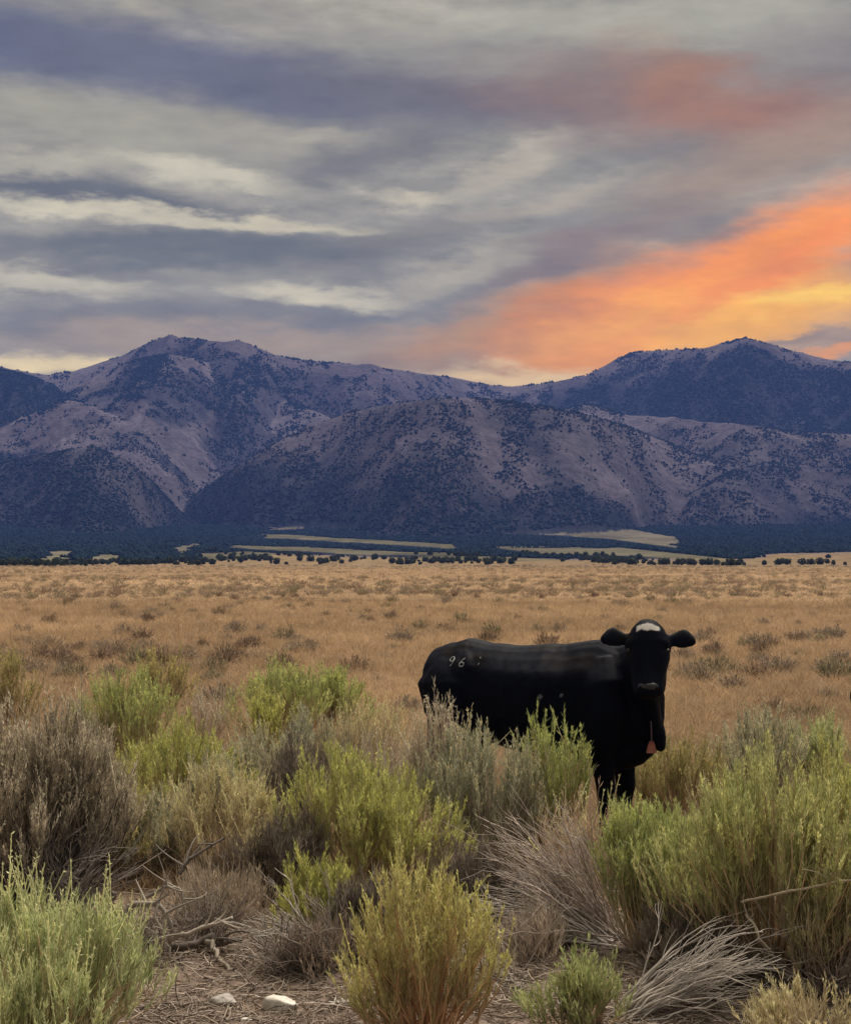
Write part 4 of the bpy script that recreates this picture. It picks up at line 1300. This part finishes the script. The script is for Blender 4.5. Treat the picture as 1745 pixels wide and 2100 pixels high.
CLUMP_LABELS = ['broad dark brown clump on the plain straight above the tall grey brown sagebrush at left', 'dark brown clump just above the dull grey olive bush at left', 'widest dark brown clump above the green bush left of the cow',
    'brown clump between the two groups of green bushes at left', 'small grey clump beside the brown one between the green bushes', 'far brown clump near the left edge of the plain',
    'grey clump just above the cow rump', 'olive clump above the middle of the cow back', 'olive clump left of the cow rump', 'grey clump just right of the cow ear', 'grey clump right of the cow cheek',
    'large round grey clump alone on the grass right of the cow', 'wide brown clump well right of the cow head', 'grey clump below the wide brown one right of the cow', 'tall brown clump at the right edge of the plain',
    'grey clump under the tall brown one at the right edge', 'brown clump near the grey one at the cow ear', 'small olive clump right of the cow neck', 'olive clump behind the grey sagebrush at right', 'far olive clump above the cow shoulder',
    'small far olive clump above the middle of the cow', 'far olive clump above the smaller green bush', 'large grey clump between the straw shrub and the cow rump', 'large grey clump right of the round mid green bush',
    'brown clump right of the large round grey one', 'large grey clump behind the tall grey brown sagebrush', 'grey clump between the wide brown clump and the right edge', 'grey clump above the rounded green bush left of the cow']
SC_LABEL = {'brown': 'one of many small brown sagebrush clumps dotted over the golden plain', 'olive': 'one of many small olive sagebrush clumps dotted over the golden plain', 'grey': 'one of many small grey sagebrush clumps dotted over the golden plain'}
for i, (dx, dy, w, kname) in enumerate(placed):
    x, y, z = ground_hit(dx, dy)
    o = link(bpy.data.objects.new('sagebrush_clump', sc_me[(str(kname), i % 3)]))
    s = w * y / F_D
    o.location = (x, y, z - .01); o.rotation_euler = (0, 0, rng.uniform(0, 6.28)); o.scale = (s, s, s * rng.uniform(.75, 1.15))
    tag(o, CLUMP_LABELS[i] if i < len(CLUMP_LABELS) else SC_LABEL[str(kname)], 'bush', str(kname) + ' sagebrush clumps scattered over the plain')
gx, gy, grr = polar_pts(9000, 68, 700, .30)
k = fbm(gx / 30, grr / 26, 3, 133) + rng.uniform(-.15, .15, len(gx)) > .0
gx, gy, grr = gx[k], gy[k], grr[k]; n = len(gx)
s = rng.uniform(.35, .9, n) * (1 + grr / 500)
scatter('far_scrub', [scrub_proto(850 + i, lc, scn, 120, 20) for i, (kname, lc, scn) in enumerate(SC_KIND)], np.stack([gx, gy, ground_z(gx, gy)], 1), rng.uniform(0, 6.28, n),
        np.stack([s, s, s * .8], 1), rng.integers(0, 3, n), rng.uniform(.8, 1.3, (n, 1)) * np.ones((1, 3)), M_GRASS, 'distant low scrub speckling the plain', 'scrub')


# ------------------------------------------------------------------ cow
def loft(b, secs, sides=20, power=2.0):
    """closed tube through sections (centre, u axis, v axis, ru, rv)"""
    k = len(secs)
    a = np.arange(sides) * 2 * math.pi / sides
    ca_, sa_ = np.cos(a), np.sin(a)
    cu = np.sign(ca_) * np.abs(ca_) ** (2 / power); cvv = np.sign(sa_) * np.abs(sa_) ** (2 / power)
    V = []
    for c, u, v, ru, rv in secs:
        V.append(np.array(c)[None] + np.outer(cu * ru, np.array(u)) + np.outer(cvv * rv, np.array(v)))
    V.append(np.array([secs[0][0]])); V.append(np.array([secs[-1][0]]))
    q_ = [(j * sides + i, j * sides + (i + 1) % sides, (j + 1) * sides + (i + 1) % sides, (j + 1) * sides + i) for j in range(k - 1) for i in range(sides)]
    A, B = k * sides, k * sides + 1
    t3 = [((i + 1) % sides, i, A) for i in range(sides)] + [((k - 1) * sides + i, (k - 1) * sides + (i + 1) % sides, B) for i in range(sides)]
    b.add(np.concatenate(V), quads=q_, tris=t3)


def limb(b, pts, sides=14):
    """tube through (point, r side, r fore-aft)"""
    secs = []
    Pn = [np.array(p[0], float) for p in pts]
    for i, (p, rs, rf) in enumerate(pts):
        t = Pn[min(i + 1, len(Pn) - 1)] - Pn[max(i - 1, 0)]
        t /= np.linalg.norm(t)
        v = np.array([0, 1., 0]); v = v - t * v.dot(t); v /= np.linalg.norm(v)
        u = np.cross(v, t)
        secs.append((p, u, v, rf, rs))
    loft(b, secs, sides)


COW_YAW = R_(-33)
COW_LOC = (0.725, 8.62)


def build_cow():
    b = MB()
    X, Y, Z = np.eye(3)
    body = [(-.81, .985, .11, .14), (-.76, .975, .185, .20), (-.66, .962, .225, .243), (-.52, .945, .250, .292), (-.34, .91, .255, .305), (-.14, .882, .285, .330),
            (.06, .874, .30, .352), (.24, .882, .28, .362), (.40, .90, .245, .364), (.54, .90, .205, .315), (.66, .89, .16, .25), (.75, .87, .10, .15)]
    loft(b, [((x, 0, zc), Y, Z, ry, rz) for x, zc, ry, rz in body], 24, 2.35)
    for s in (-1, 1):
        limb(b, [((-.56, s * .09, 1.15), .03, .05), ((-.57, s * .13, 1.08), .085, .14), ((-.58, s * .165, .96), .125, .22), ((-.56, s * .175, .80), .115, .19), ((-.53, s * .17, .66), .085, .13), ((-.60, s * .155, .54), .06, .085),
                 ((-.67, s * .15, .45), .048, .065), ((-.665, s * .145, .34), .038, .048), ((-.64, s * .14, .18), .034, .042), ((-.63, s * .14, .11), .045, .052), ((-.60, s * .14, .06), .05, .06), ((-.585, s * .14, .0), .056, .075)])
        limb(b, [((.42, s * .12, 1.14), .07, .10), ((.47, s * .17, 1.0), .10, .14), ((.51, s * .185, .85), .105, .14), ((.46, s * .175, .70), .095, .12), ((.45, s * .155, .58), .072, .082),
                 ((.465, s * .14, .46), .055, .06), ((.475, s * .135, .38), .054, .056), ((.47, s * .13, .30), .042, .044), ((.465, s * .13, .16), .037, .04), ((.47, s * .13, .11), .047, .05), ((.49, s * .13, .05), .052, .06), ((.50, s * .13, 0), .056, .072)])
        loft(b, [((-.58, s * .06, 1.12), Y, Z, .06, .08), ((-.48, s * .145, 1.115), Y, Z, .065, .065), ((-.42, s * .185, 1.085), Y, Z, .055, .06), ((-.33, s * .185, 1.0), Y, Z, .05, .06)], 12)
        loft(b, [((-.66, s * .06, 1.06), Y, Z, .06, .06), ((-.76, s * .085, 1.03), Y, Z, .055, .06), ((-.80, s * .09, .99), Y, Z, .03, .04)], 10)
    # brisket and dewlap
    loft(b, [((.62, 0, .86), Y, Z, .12, .16), ((.72, -.02, .78), Y, Z, .085, .15), ((.78, -.03, .72), Y, Z, .05, .10), ((.80, -.03, .69), Y, Z, .02, .05)], 14)
    loft(b, [((.30, 0, .60), Y, Z, .17, .08), ((.50, 0, .58), Y, Z, .15, .09), ((.64, 0, .62), Y, Z, .10, .09), ((.72, 0, .66), Y, Z, .05, .06)], 14)
    # tail
    limb(b, [((-.72, 0, 1.12), .045, .045), ((-.785, 0, 1.09), .04, .035), ((-.82, 0, 1.0), .026, .026), ((-.825, 0, .8), .02, .02), ((-.825, 0, .6), .02, .02), ((-.83, 0, .48), .035, .035), ((-.84, 0, .36), .03, .03), ((-.84, 0, .28), .01, .01)])
    # head frame: f forward out of the face, d down the face, l towards the picture's right
    hp = np.array(HEAD_POS)
    tilt = HEAD_TILT
    yaw = HEAD_YAW
    fw = np.array([math.cos(yaw), math.sin(yaw), 0])
    lat = np.array([-math.sin(yaw), math.cos(yaw), 0])
    ax = fw * math.cos(tilt) - Z * math.sin(tilt)          # poll to muzzle
    bk = -(fw * math.sin(tilt) + Z * math.cos(tilt))       # into the throat
    roll = HEAD_ROLL
    lat2 = lat * math.cos(roll) + Z * math.sin(roll) * .9
    lat2 = lat2 - ax * lat2.dot(ax); lat2 /= np.linalg.norm(lat2)
    lat = lat2
    bk = np.cross(ax, lat); bk = bk if bk.dot(-fw) > 0 else -bk
    head = [(-.060, .030, .05, .08), (-.045, .060, .08, .08), (-.01, .092, .11, .088), (.04, .116, .126, .10), (.09, .126, .135, .11), (.14, .124, .132, .115), (.20, .108, .115, .105),
            (.26, .094, .094, .09), (.31, .087, .084, .08), (.345, .086, .078, .074), (.375, .076, .064, .068), (.392, .05, .04, .062)]
    loft(b, [(hp + ax * t + bk * off, lat, bk, w, dp) for t, w, dp, off in head], 22, 2.3)
    loft(b, [(hp + ax * .10 + bk * .22, lat, ax, .075, .10), (hp + ax * .18 + bk * .21, lat, bk, .075, .07), (hp + ax * .28 + bk * .165, lat, bk, .05, .045), (hp + ax * .37 + bk * .125, lat, bk, .045, .03)], 14)
    # neck
    neck0 = np.array([.44, 0, 1.0]); neck1 = np.array([.62, -.02, 1.03])
    hb = hp + bk * .15 + ax * .06
    mid = (neck1 + hb) / 2 + np.array([.05, .0, .0])
    secs = []
    Pn = [neck0, neck1, mid * .6 + neck1 * .4, mid * .5 + hb * .5, hb]
    rz_ = [(.17, .25), (.14, .225), (.118, .195), (.105, .165), (.10, .14)]
    for i, p_ in enumerate(Pn):
        t = Pn[min(i + 1, 4)] - Pn[max(i - 1, 0)]; t /= np.linalg.norm(t)
        u = np.cross(t, Z); u /= np.linalg.norm(u); v = np.cross(u, t)
        secs.append((p_, u, v, rz_[i][0], rz_[i][1]))
    loft(b, secs, 18, 2.2)
    # throat skin from jaw down to the brisket
    th = [hp + ax * .20 + bk * .20, (hp + ax * .2 + bk * .25) * .6 + np.array([.70, -.02, .80]) * .4, np.array([.73, -.03, .78]), np.array([.72, -.02, .68])]
    secs = []
    for i, p_ in enumerate(th):
        t = th[min(i + 1, 3)] - th[max(i - 1, 0)]; t /= np.linalg.norm(t)
        u = np.cross(t, fw); u /= np.linalg.norm(u); v = np.cross(u, t)
        secs.append((p_, u, v, [.06, .05, .055, .04][i], [.07, .09, .09, .05][i]))
    loft(b, secs, 14)
    # ears
    for s in (-1, 1):
        e0 = hp + ax * .025 + bk * .11 + lat * s * .07
        dr = lat * s * .98 - bk * .05 + ax * (.10 if s > 0 else .03); dr /= np.linalg.norm(dr)
        up_ = np.cross(dr, bk); up_ /= np.linalg.norm(up_); th_ = np.cross(dr, up_)
        secs = [(e0 + dr * t - ax * q_, up_, th_, w, .017) for t, w, q_ in ((0, .034, 0), (.03, .030, -.004), (.06, .036, -.006), (.09, .052, .0), (.115, .062, .006), (.14, .060, .006), (.165, .046, .002), (.185, .030, -.004), (.197, .012, -.008))]
        loft(b, secs, 14)
    me = b.mesh('cow_raw')
    o = link(bpy.data.objects.new('body', me))
    rm = o.modifiers.new('remesh', 'REMESH'); rm.mode = 'VOXEL'; rm.voxel_size = .0085; rm.use_smooth_shade = True
    sm = o.modifiers.new('smooth', 'SMOOTH'); sm.factor = .5; sm.iterations = 10
    dg = bpy.context.evaluated_depsgraph_get()
    me2 = bpy.data.meshes.new_from_object(o.evaluated_get(dg))
    o.modifiers.clear(); o.data = me2; me2.name = 'body'
    n = len(me2.vertices)
    co = np.empty(n * 3, np.float32); me2.vertices.foreach_get('co', co); co = co.reshape(-1, 3).astype(float)
    # muscle and rib relief
    nrm = np.empty(n * 3, np.float32); me2.vertices.foreach_get('normal', nrm); nrm = nrm.reshape(-1, 3)
    side = sstep(.10, .22, np.abs(co[:, 1]))
    rel = .0016 * np.sin(co[:, 0] * 62 + 3 * co[:, 2]) * sstep(-.45, -.25, co[:, 0]) * sstep(.32, .15, co[:, 0]) * side
    rel += .022 * fbm(co[:, 0] / .17, (co[:, 2] + .4 * co[:, 0]) / .26, 3, 5) + .003 * fbm(co[:, 0] / .03, co[:, 2] / .03, 2, 6)
    rel -= .016 * np.exp(-((co[:, 0] + .36) / .07) ** 2 - ((co[:, 2] - 1.03) / .10) ** 2) * side
    rel -= .014 * np.exp(-((co[:, 0] - .30 + .25 * (co[:, 2] - .9)) / .05) ** 2) * side
    keep = 1 - np.exp(-(np.linalg.norm(co - hp, axis=1) / .5) ** 4)
    tq, wq, dq = (co - hp) @ ax, (co - hp) @ lat, (co - hp) @ bk
    for s in (-1, 1):
        rel -= .010 * np.exp(-(((tq - .125) / .028) ** 2 + ((wq - s * .10) / .028) ** 2)) * (dq < .14) * 3
        rel += .007 * np.exp(-(((tq - .085) / .022) ** 2 + ((wq - s * .095) / .035) ** 2)) * (dq < .14) * 3
    rel -= .006 * np.exp(-((tq - .30) / .07) ** 2 - ((np.abs(wq) - .055) / .02) ** 2) * (dq < .12) * 3
    co = co + nrm * (rel * (.25 + .75 * keep))[:, None]
    co[:, 1] *= 1 - .34 * sstep(1.03, 1.25, co[:, 2]) * sstep(.62, .40, co[:, 0]) * sstep(-.15, -.05, co[:, 1] + .0 * co[:, 0] + .25)
    me2.vertices.foreach_set('co', co.astype(np.float32).ravel())
    # coat colour: black with a white forehead star and white flecks on the ribs
    rel_h = co - hp
    t_, w_, d_ = rel_h @ ax, rel_h @ lat, rel_h @ bk
    wob = .012 * fbm(w_ / .02, t_ / .02, 3, 14)
    star = sstep(.066, .054, np.abs(w_) + wob * 1.6) * sstep(-.019, -.009, t_ - .22 * np.abs(w_) + wob) * sstep(.032, .020, t_ + wob * 2) * (d_ < .10)
    fleck = np.zeros(n, bool)
    for (fx, fz, r1) in ((.13, .93, .011), (.25, .945, .008)):
        fleck |= (np.hypot(co[:, 0] - fx, (co[:, 2] - fz) * .8) < r1) & (co[:, 1] < 0)
    earf = np.linalg.norm(co - (hp + ax * .03 + bk * .12 - lat * .10), axis=1) < .012
    c = np.full((n, 4), 1.0); c[:, :3] = (.0030, .0044, .0105)
    brown = np.clip(fbm(co[:, 0] / .12, co[:, 2] / .05, 3, 44) * 3, 0, 1)[:, None] * sstep(1.02, 1.16, co[:, 2])[:, None]
    c[:, :3] = c[:, :3] * (1 - brown) + np.array([.0055, .004, .0045]) * brown
    c[:, :3] = c[:, :3] * (1 - star[:, None]) + np.array([.66, .64, .60]) * star[:, None]; c[earf, :3] = (.5, .48, .44); c[fleck, :3] = (.11, .12, .14)
    a = me2.attributes.get('col') or me2.attributes.new('col', 'FLOAT_COLOR', 'POINT')
    a.data.foreach_set('color', c.astype(np.float32).ravel())
    me2.update()
    return o, hp, ax, lat, bk


HEAD_POS = (.84, -.35, 1.362)
HEAD_TILT = R_(66)
HEAD_YAW = R_(-66)
HEAD_ROLL = R_(2)
m_cow, nt, out = new_mat('black_coat')
at = N(nt, 'ShaderNodeAttribute', attribute_name='col')
tcn = N(nt, 'ShaderNodeTexCoord')
mpn = N(nt, 'ShaderNodeMapping', {'Vector': tcn.outputs['Object'], 'Scale': (40, 40, 14)})
hn = N(nt, 'ShaderNodeTexNoise', {'Vector': mpn.outputs[0], 'Scale': 4.0, 'Detail': 5.0, 'Roughness': .7})
bp = N(nt, 'ShaderNodeBump', {'Height': hn.outputs['Fac'], 'Strength': .35, 'Distance': .006})
p = N(nt, 'ShaderNodeBsdfPrincipled', {'Base Color': at.outputs['Color'], 'Roughness': .6, 'Specular IOR Level': .05, 'Sheen Weight': .0, 'Normal': bp.outputs[0]})
p.inputs['Sheen Roughness'].default_value = .5
nt.links.new(p.outputs[0], out.inputs[0])


def plain(name, col, rough=.6, spec=.3):
    m, nt, out = new_mat(name)
    tcn = N(nt, 'ShaderNodeTexCoord')
    nz = N(nt, 'ShaderNodeTexNoise', {'Vector': tcn.outputs['Object'], 'Scale': 40.0, 'Detail': 4.0})
    c = mixc(nt, nz.outputs['Fac'], tuple(v * .7 for v in col), tuple(min(1, v * 1.25) for v in col))
    p = N(nt, 'ShaderNodeBsdfPrincipled', {'Base Color': c, 'Roughness': rough, 'Specular IOR Level': spec})
    nt.links.new(p.outputs[0], out.inputs[0])
    return m


cow_body, hp, ax, lat, bk = build_cow()
cow_body.data.materials.clear(); cow_body.data.materials.append(m_cow)
cow_body.data.polygons.foreach_set('use_smooth', np.ones(len(cow_body.data.polygons), bool))
cow = empty('cow', (COW_LOC[0], COW_LOC[1], float(ground_z(*COW_LOC)) - .01), COW_YAW)
tag(cow, 'black cow with a white forehead star standing behind the bushes, looking at the camera', 'cow')
cow_body.parent = cow
bvh = BVHTree.FromPolygons([v.co for v in cow_body.data.vertices], [tuple(p_.vertices) for p_ in cow_body.data.polygons])


def stroke(name, pts2, rad, mat):
    """a branded line laid on the near flank, points given as (x, z) of the cow"""
    P = []
    for (x, z) in pts2:
        hit = bvh.ray_cast(Vector((x, -1.5, z)), Vector((0, 1, 0)))
        if hit[0] is not None: P.append(hit[0] + hit[1] * .0003)
    P = np.array([tuple(p_) for p_ in P])
    b = MB(); g = np.random.default_rng(len(pts2))
    tubes(b, P[None], (rad * g.uniform(.35, 1.35, len(P)))[None], np.array([[.5, .5, .5]]), 6)
    return b.obj(name, mat, cow, smooth=True)


M_BRAND = plain('brand_hair', (.27, .28, .28), .9)
th = np.linspace(0, 2 * math.pi, 14)
bx, bz = -.545, 1.12
k_ = .78
nine = [(bx + k_ * (.022 * math.cos(t)), bz + k_ * .018 * math.sin(t)) for t in th] + [(bx + k_ * .022, bz - k_ * .01), (bx + k_ * .018, bz - k_ * .03), (bx + k_ * .004, bz - k_ * .052)]
six = [(bx + k_ * .125, bz + k_ * .012), (bx + k_ * .098, bz - k_ * .005), (bx + k_ * .088, bz - k_ * .028)] + [(bx + k_ * (.108 + .020 * math.cos(t)), bz + k_ * (-.036 + .016 * math.sin(t))) for t in np.linspace(math.pi, 3 * math.pi, 14)]
stroke('brand_nine', nine, .0042, M_BRAND)
stroke('brand_six', six, .0042, M_BRAND)
stroke('brand_mark', [(bx + .185, bz + .018), (bx + .190, bz + .010)], .0045, M_BRAND)
stroke('brand_mark', [(bx + .195, bz - .016), (bx + .190, bz - .028)], .0045, M_BRAND)


def ell(name, c, u, v, w, ru, rv, rw, mat, parent):
    b = MB(); secs = []
    for t in np.linspace(-1, 1, 9):
        r = math.sqrt(max(0, 1 - t * t)) + .02
        secs.append((np.array(c) + np.array(w) * rw * t, u, v, ru * r, rv * r))
    loft(b, secs, 14)
    return b.obj(name, mat, parent, smooth=True)


M_EYE = plain('eye', (.004, .003, .003), .3, .3)
M_NOSE = plain('nose_skin', (.012, .013, .017), .36, .4)
M_DARK = plain('nostril_inside', (.003, .003, .003), .9, .1)


def face_pt(t, w):
    o_ = Vector(hp + ax * t + lat * w - bk * .6)
    hit = bvh.ray_cast(o_, Vector(bk))
    return np.array(hit[0]) if hit[0] is not None else hp + ax * t + lat * w


for s in (-1, 1):
    c = face_pt(.125, s * .104)
    e_ = ell('eye', c + bk * .004, lat, ax, bk, .019, .014, .012, M_EYE, cow)
    c = face_pt(.352, s * .038)
    ell('nostril', c + bk * .004, lat * .85 + ax * .5 * s, ax * .85 - lat * .5 * s, bk, .016, .010, .008, M_DARK, cow)
c = face_pt(.345, 0)
ell('nose_pad', c + bk * .030, lat, ax, bk, .058, .032, .034, M_NOSE, cow)

# red tag on a cord below the throat
M_TAG = plain('red_tag', (.34, .13, .10), .5, .3)
tag_top = np.array(TAG_POS) if 'TAG_POS' in globals() else np.array([.77, -.15, .70])
cam_l = np.array([math.cos(-COW_YAW - math.pi / 2), math.sin(-COW_YAW - math.pi / 2), 0])     # towards the camera in cow space
sid = np.array([-cam_l[1], cam_l[0], 0])
b = MB()
outl = [(-.012, 0), (.012, 0), (.020, -.022), (.030, -.062), (.026, -.068), (-.026, -.068), (-.030, -.062), (-.020, -.022)]
V = [tag_top + sid * u + np.array([0, 0, v]) + cam_l * .002 * s for s in (-1, 1) for u, v in outl]
m8 = len(outl)
b.add(np.array(V), quads=[(i, (i + 1) % m8, m8 + (i + 1) % m8, m8 + i) for i in range(m8)] + [(0, 1, 2, 7), (7, 2, 3, 6), (6, 3, 4, 5), (9, 8, 15, 10), (10, 15, 14, 11), (11, 14, 13, 12)])
tg = b.obj('neck_tag', M_TAG, cow)
tg['label'] = 'faded red tag hanging below the throat'
b = MB()
P = np.array([tag_top + [0, 0, .26] - cam_l * .04, tag_top + [0, 0, .14] - cam_l * .02, tag_top + [0, 0, .05], tag_top + [0, 0, -.012]])
tubes(b, P[None], np.full((1, 4), .004), np.array([[.1, .08, .1]]), 6)
b.obj('cord', plain('cord', (.10, .07, .09), .8), tg)

# another black cow: only its flank reaches the right edge of the picture
_co = np.empty(len(cow_body.data.vertices) * 3, np.float32); cow_body.data.vertices.foreach_get('co', _co); _co = _co.reshape(-1, 3)
cb_x = 2.6
while project(cb_x - _co[:, 1], 8.6 + _co[:, 0], _co[:, 2])[0].min() < 1741.5: cb_x += .004
cow_b = empty('cow', (cb_x, 8.6, float(ground_z(cb_x, 8.6)) - .01), R_(90))
tag(cow_b, 'second black cow, only a sliver of its flank at the right edge', 'cow')
for ch in [c_ for c_ in cow.children if c_.name.split('.')[0] in ('body', 'eye', 'nostril', 'nose_pad')]:
    d_ = ch.copy(); COL.objects.link(d_); d_.parent = cow_b

# ------------------------------------------------------------------ haze
import bmesh
bm = bmesh.new(); bmesh.ops.create_cube(bm, size=1)
me = bpy.data.meshes.new('haze'); bm.to_mesh(me); bm.free()
haze = link(bpy.data.objects.new('haze', me))
haze.scale = (9760, 9760, 812); haze.location = (0, 0, 406 - 6)
hm, nt, out = new_mat('haze_air')
pv = N(nt, 'ShaderNodeVolumePrincipled', {'Color': (.17, .31, 1.0, 1), 'Density': 0.000062, 'Anisotropy': 0.0})
nt.links.new(pv.outputs[0], out.inputs['Volume'])
hm.cycles.homogeneous_volume = True
me.materials.append(hm)
tag(haze, 'thin blue evening haze over the valley', 'haze', kind='stuff')
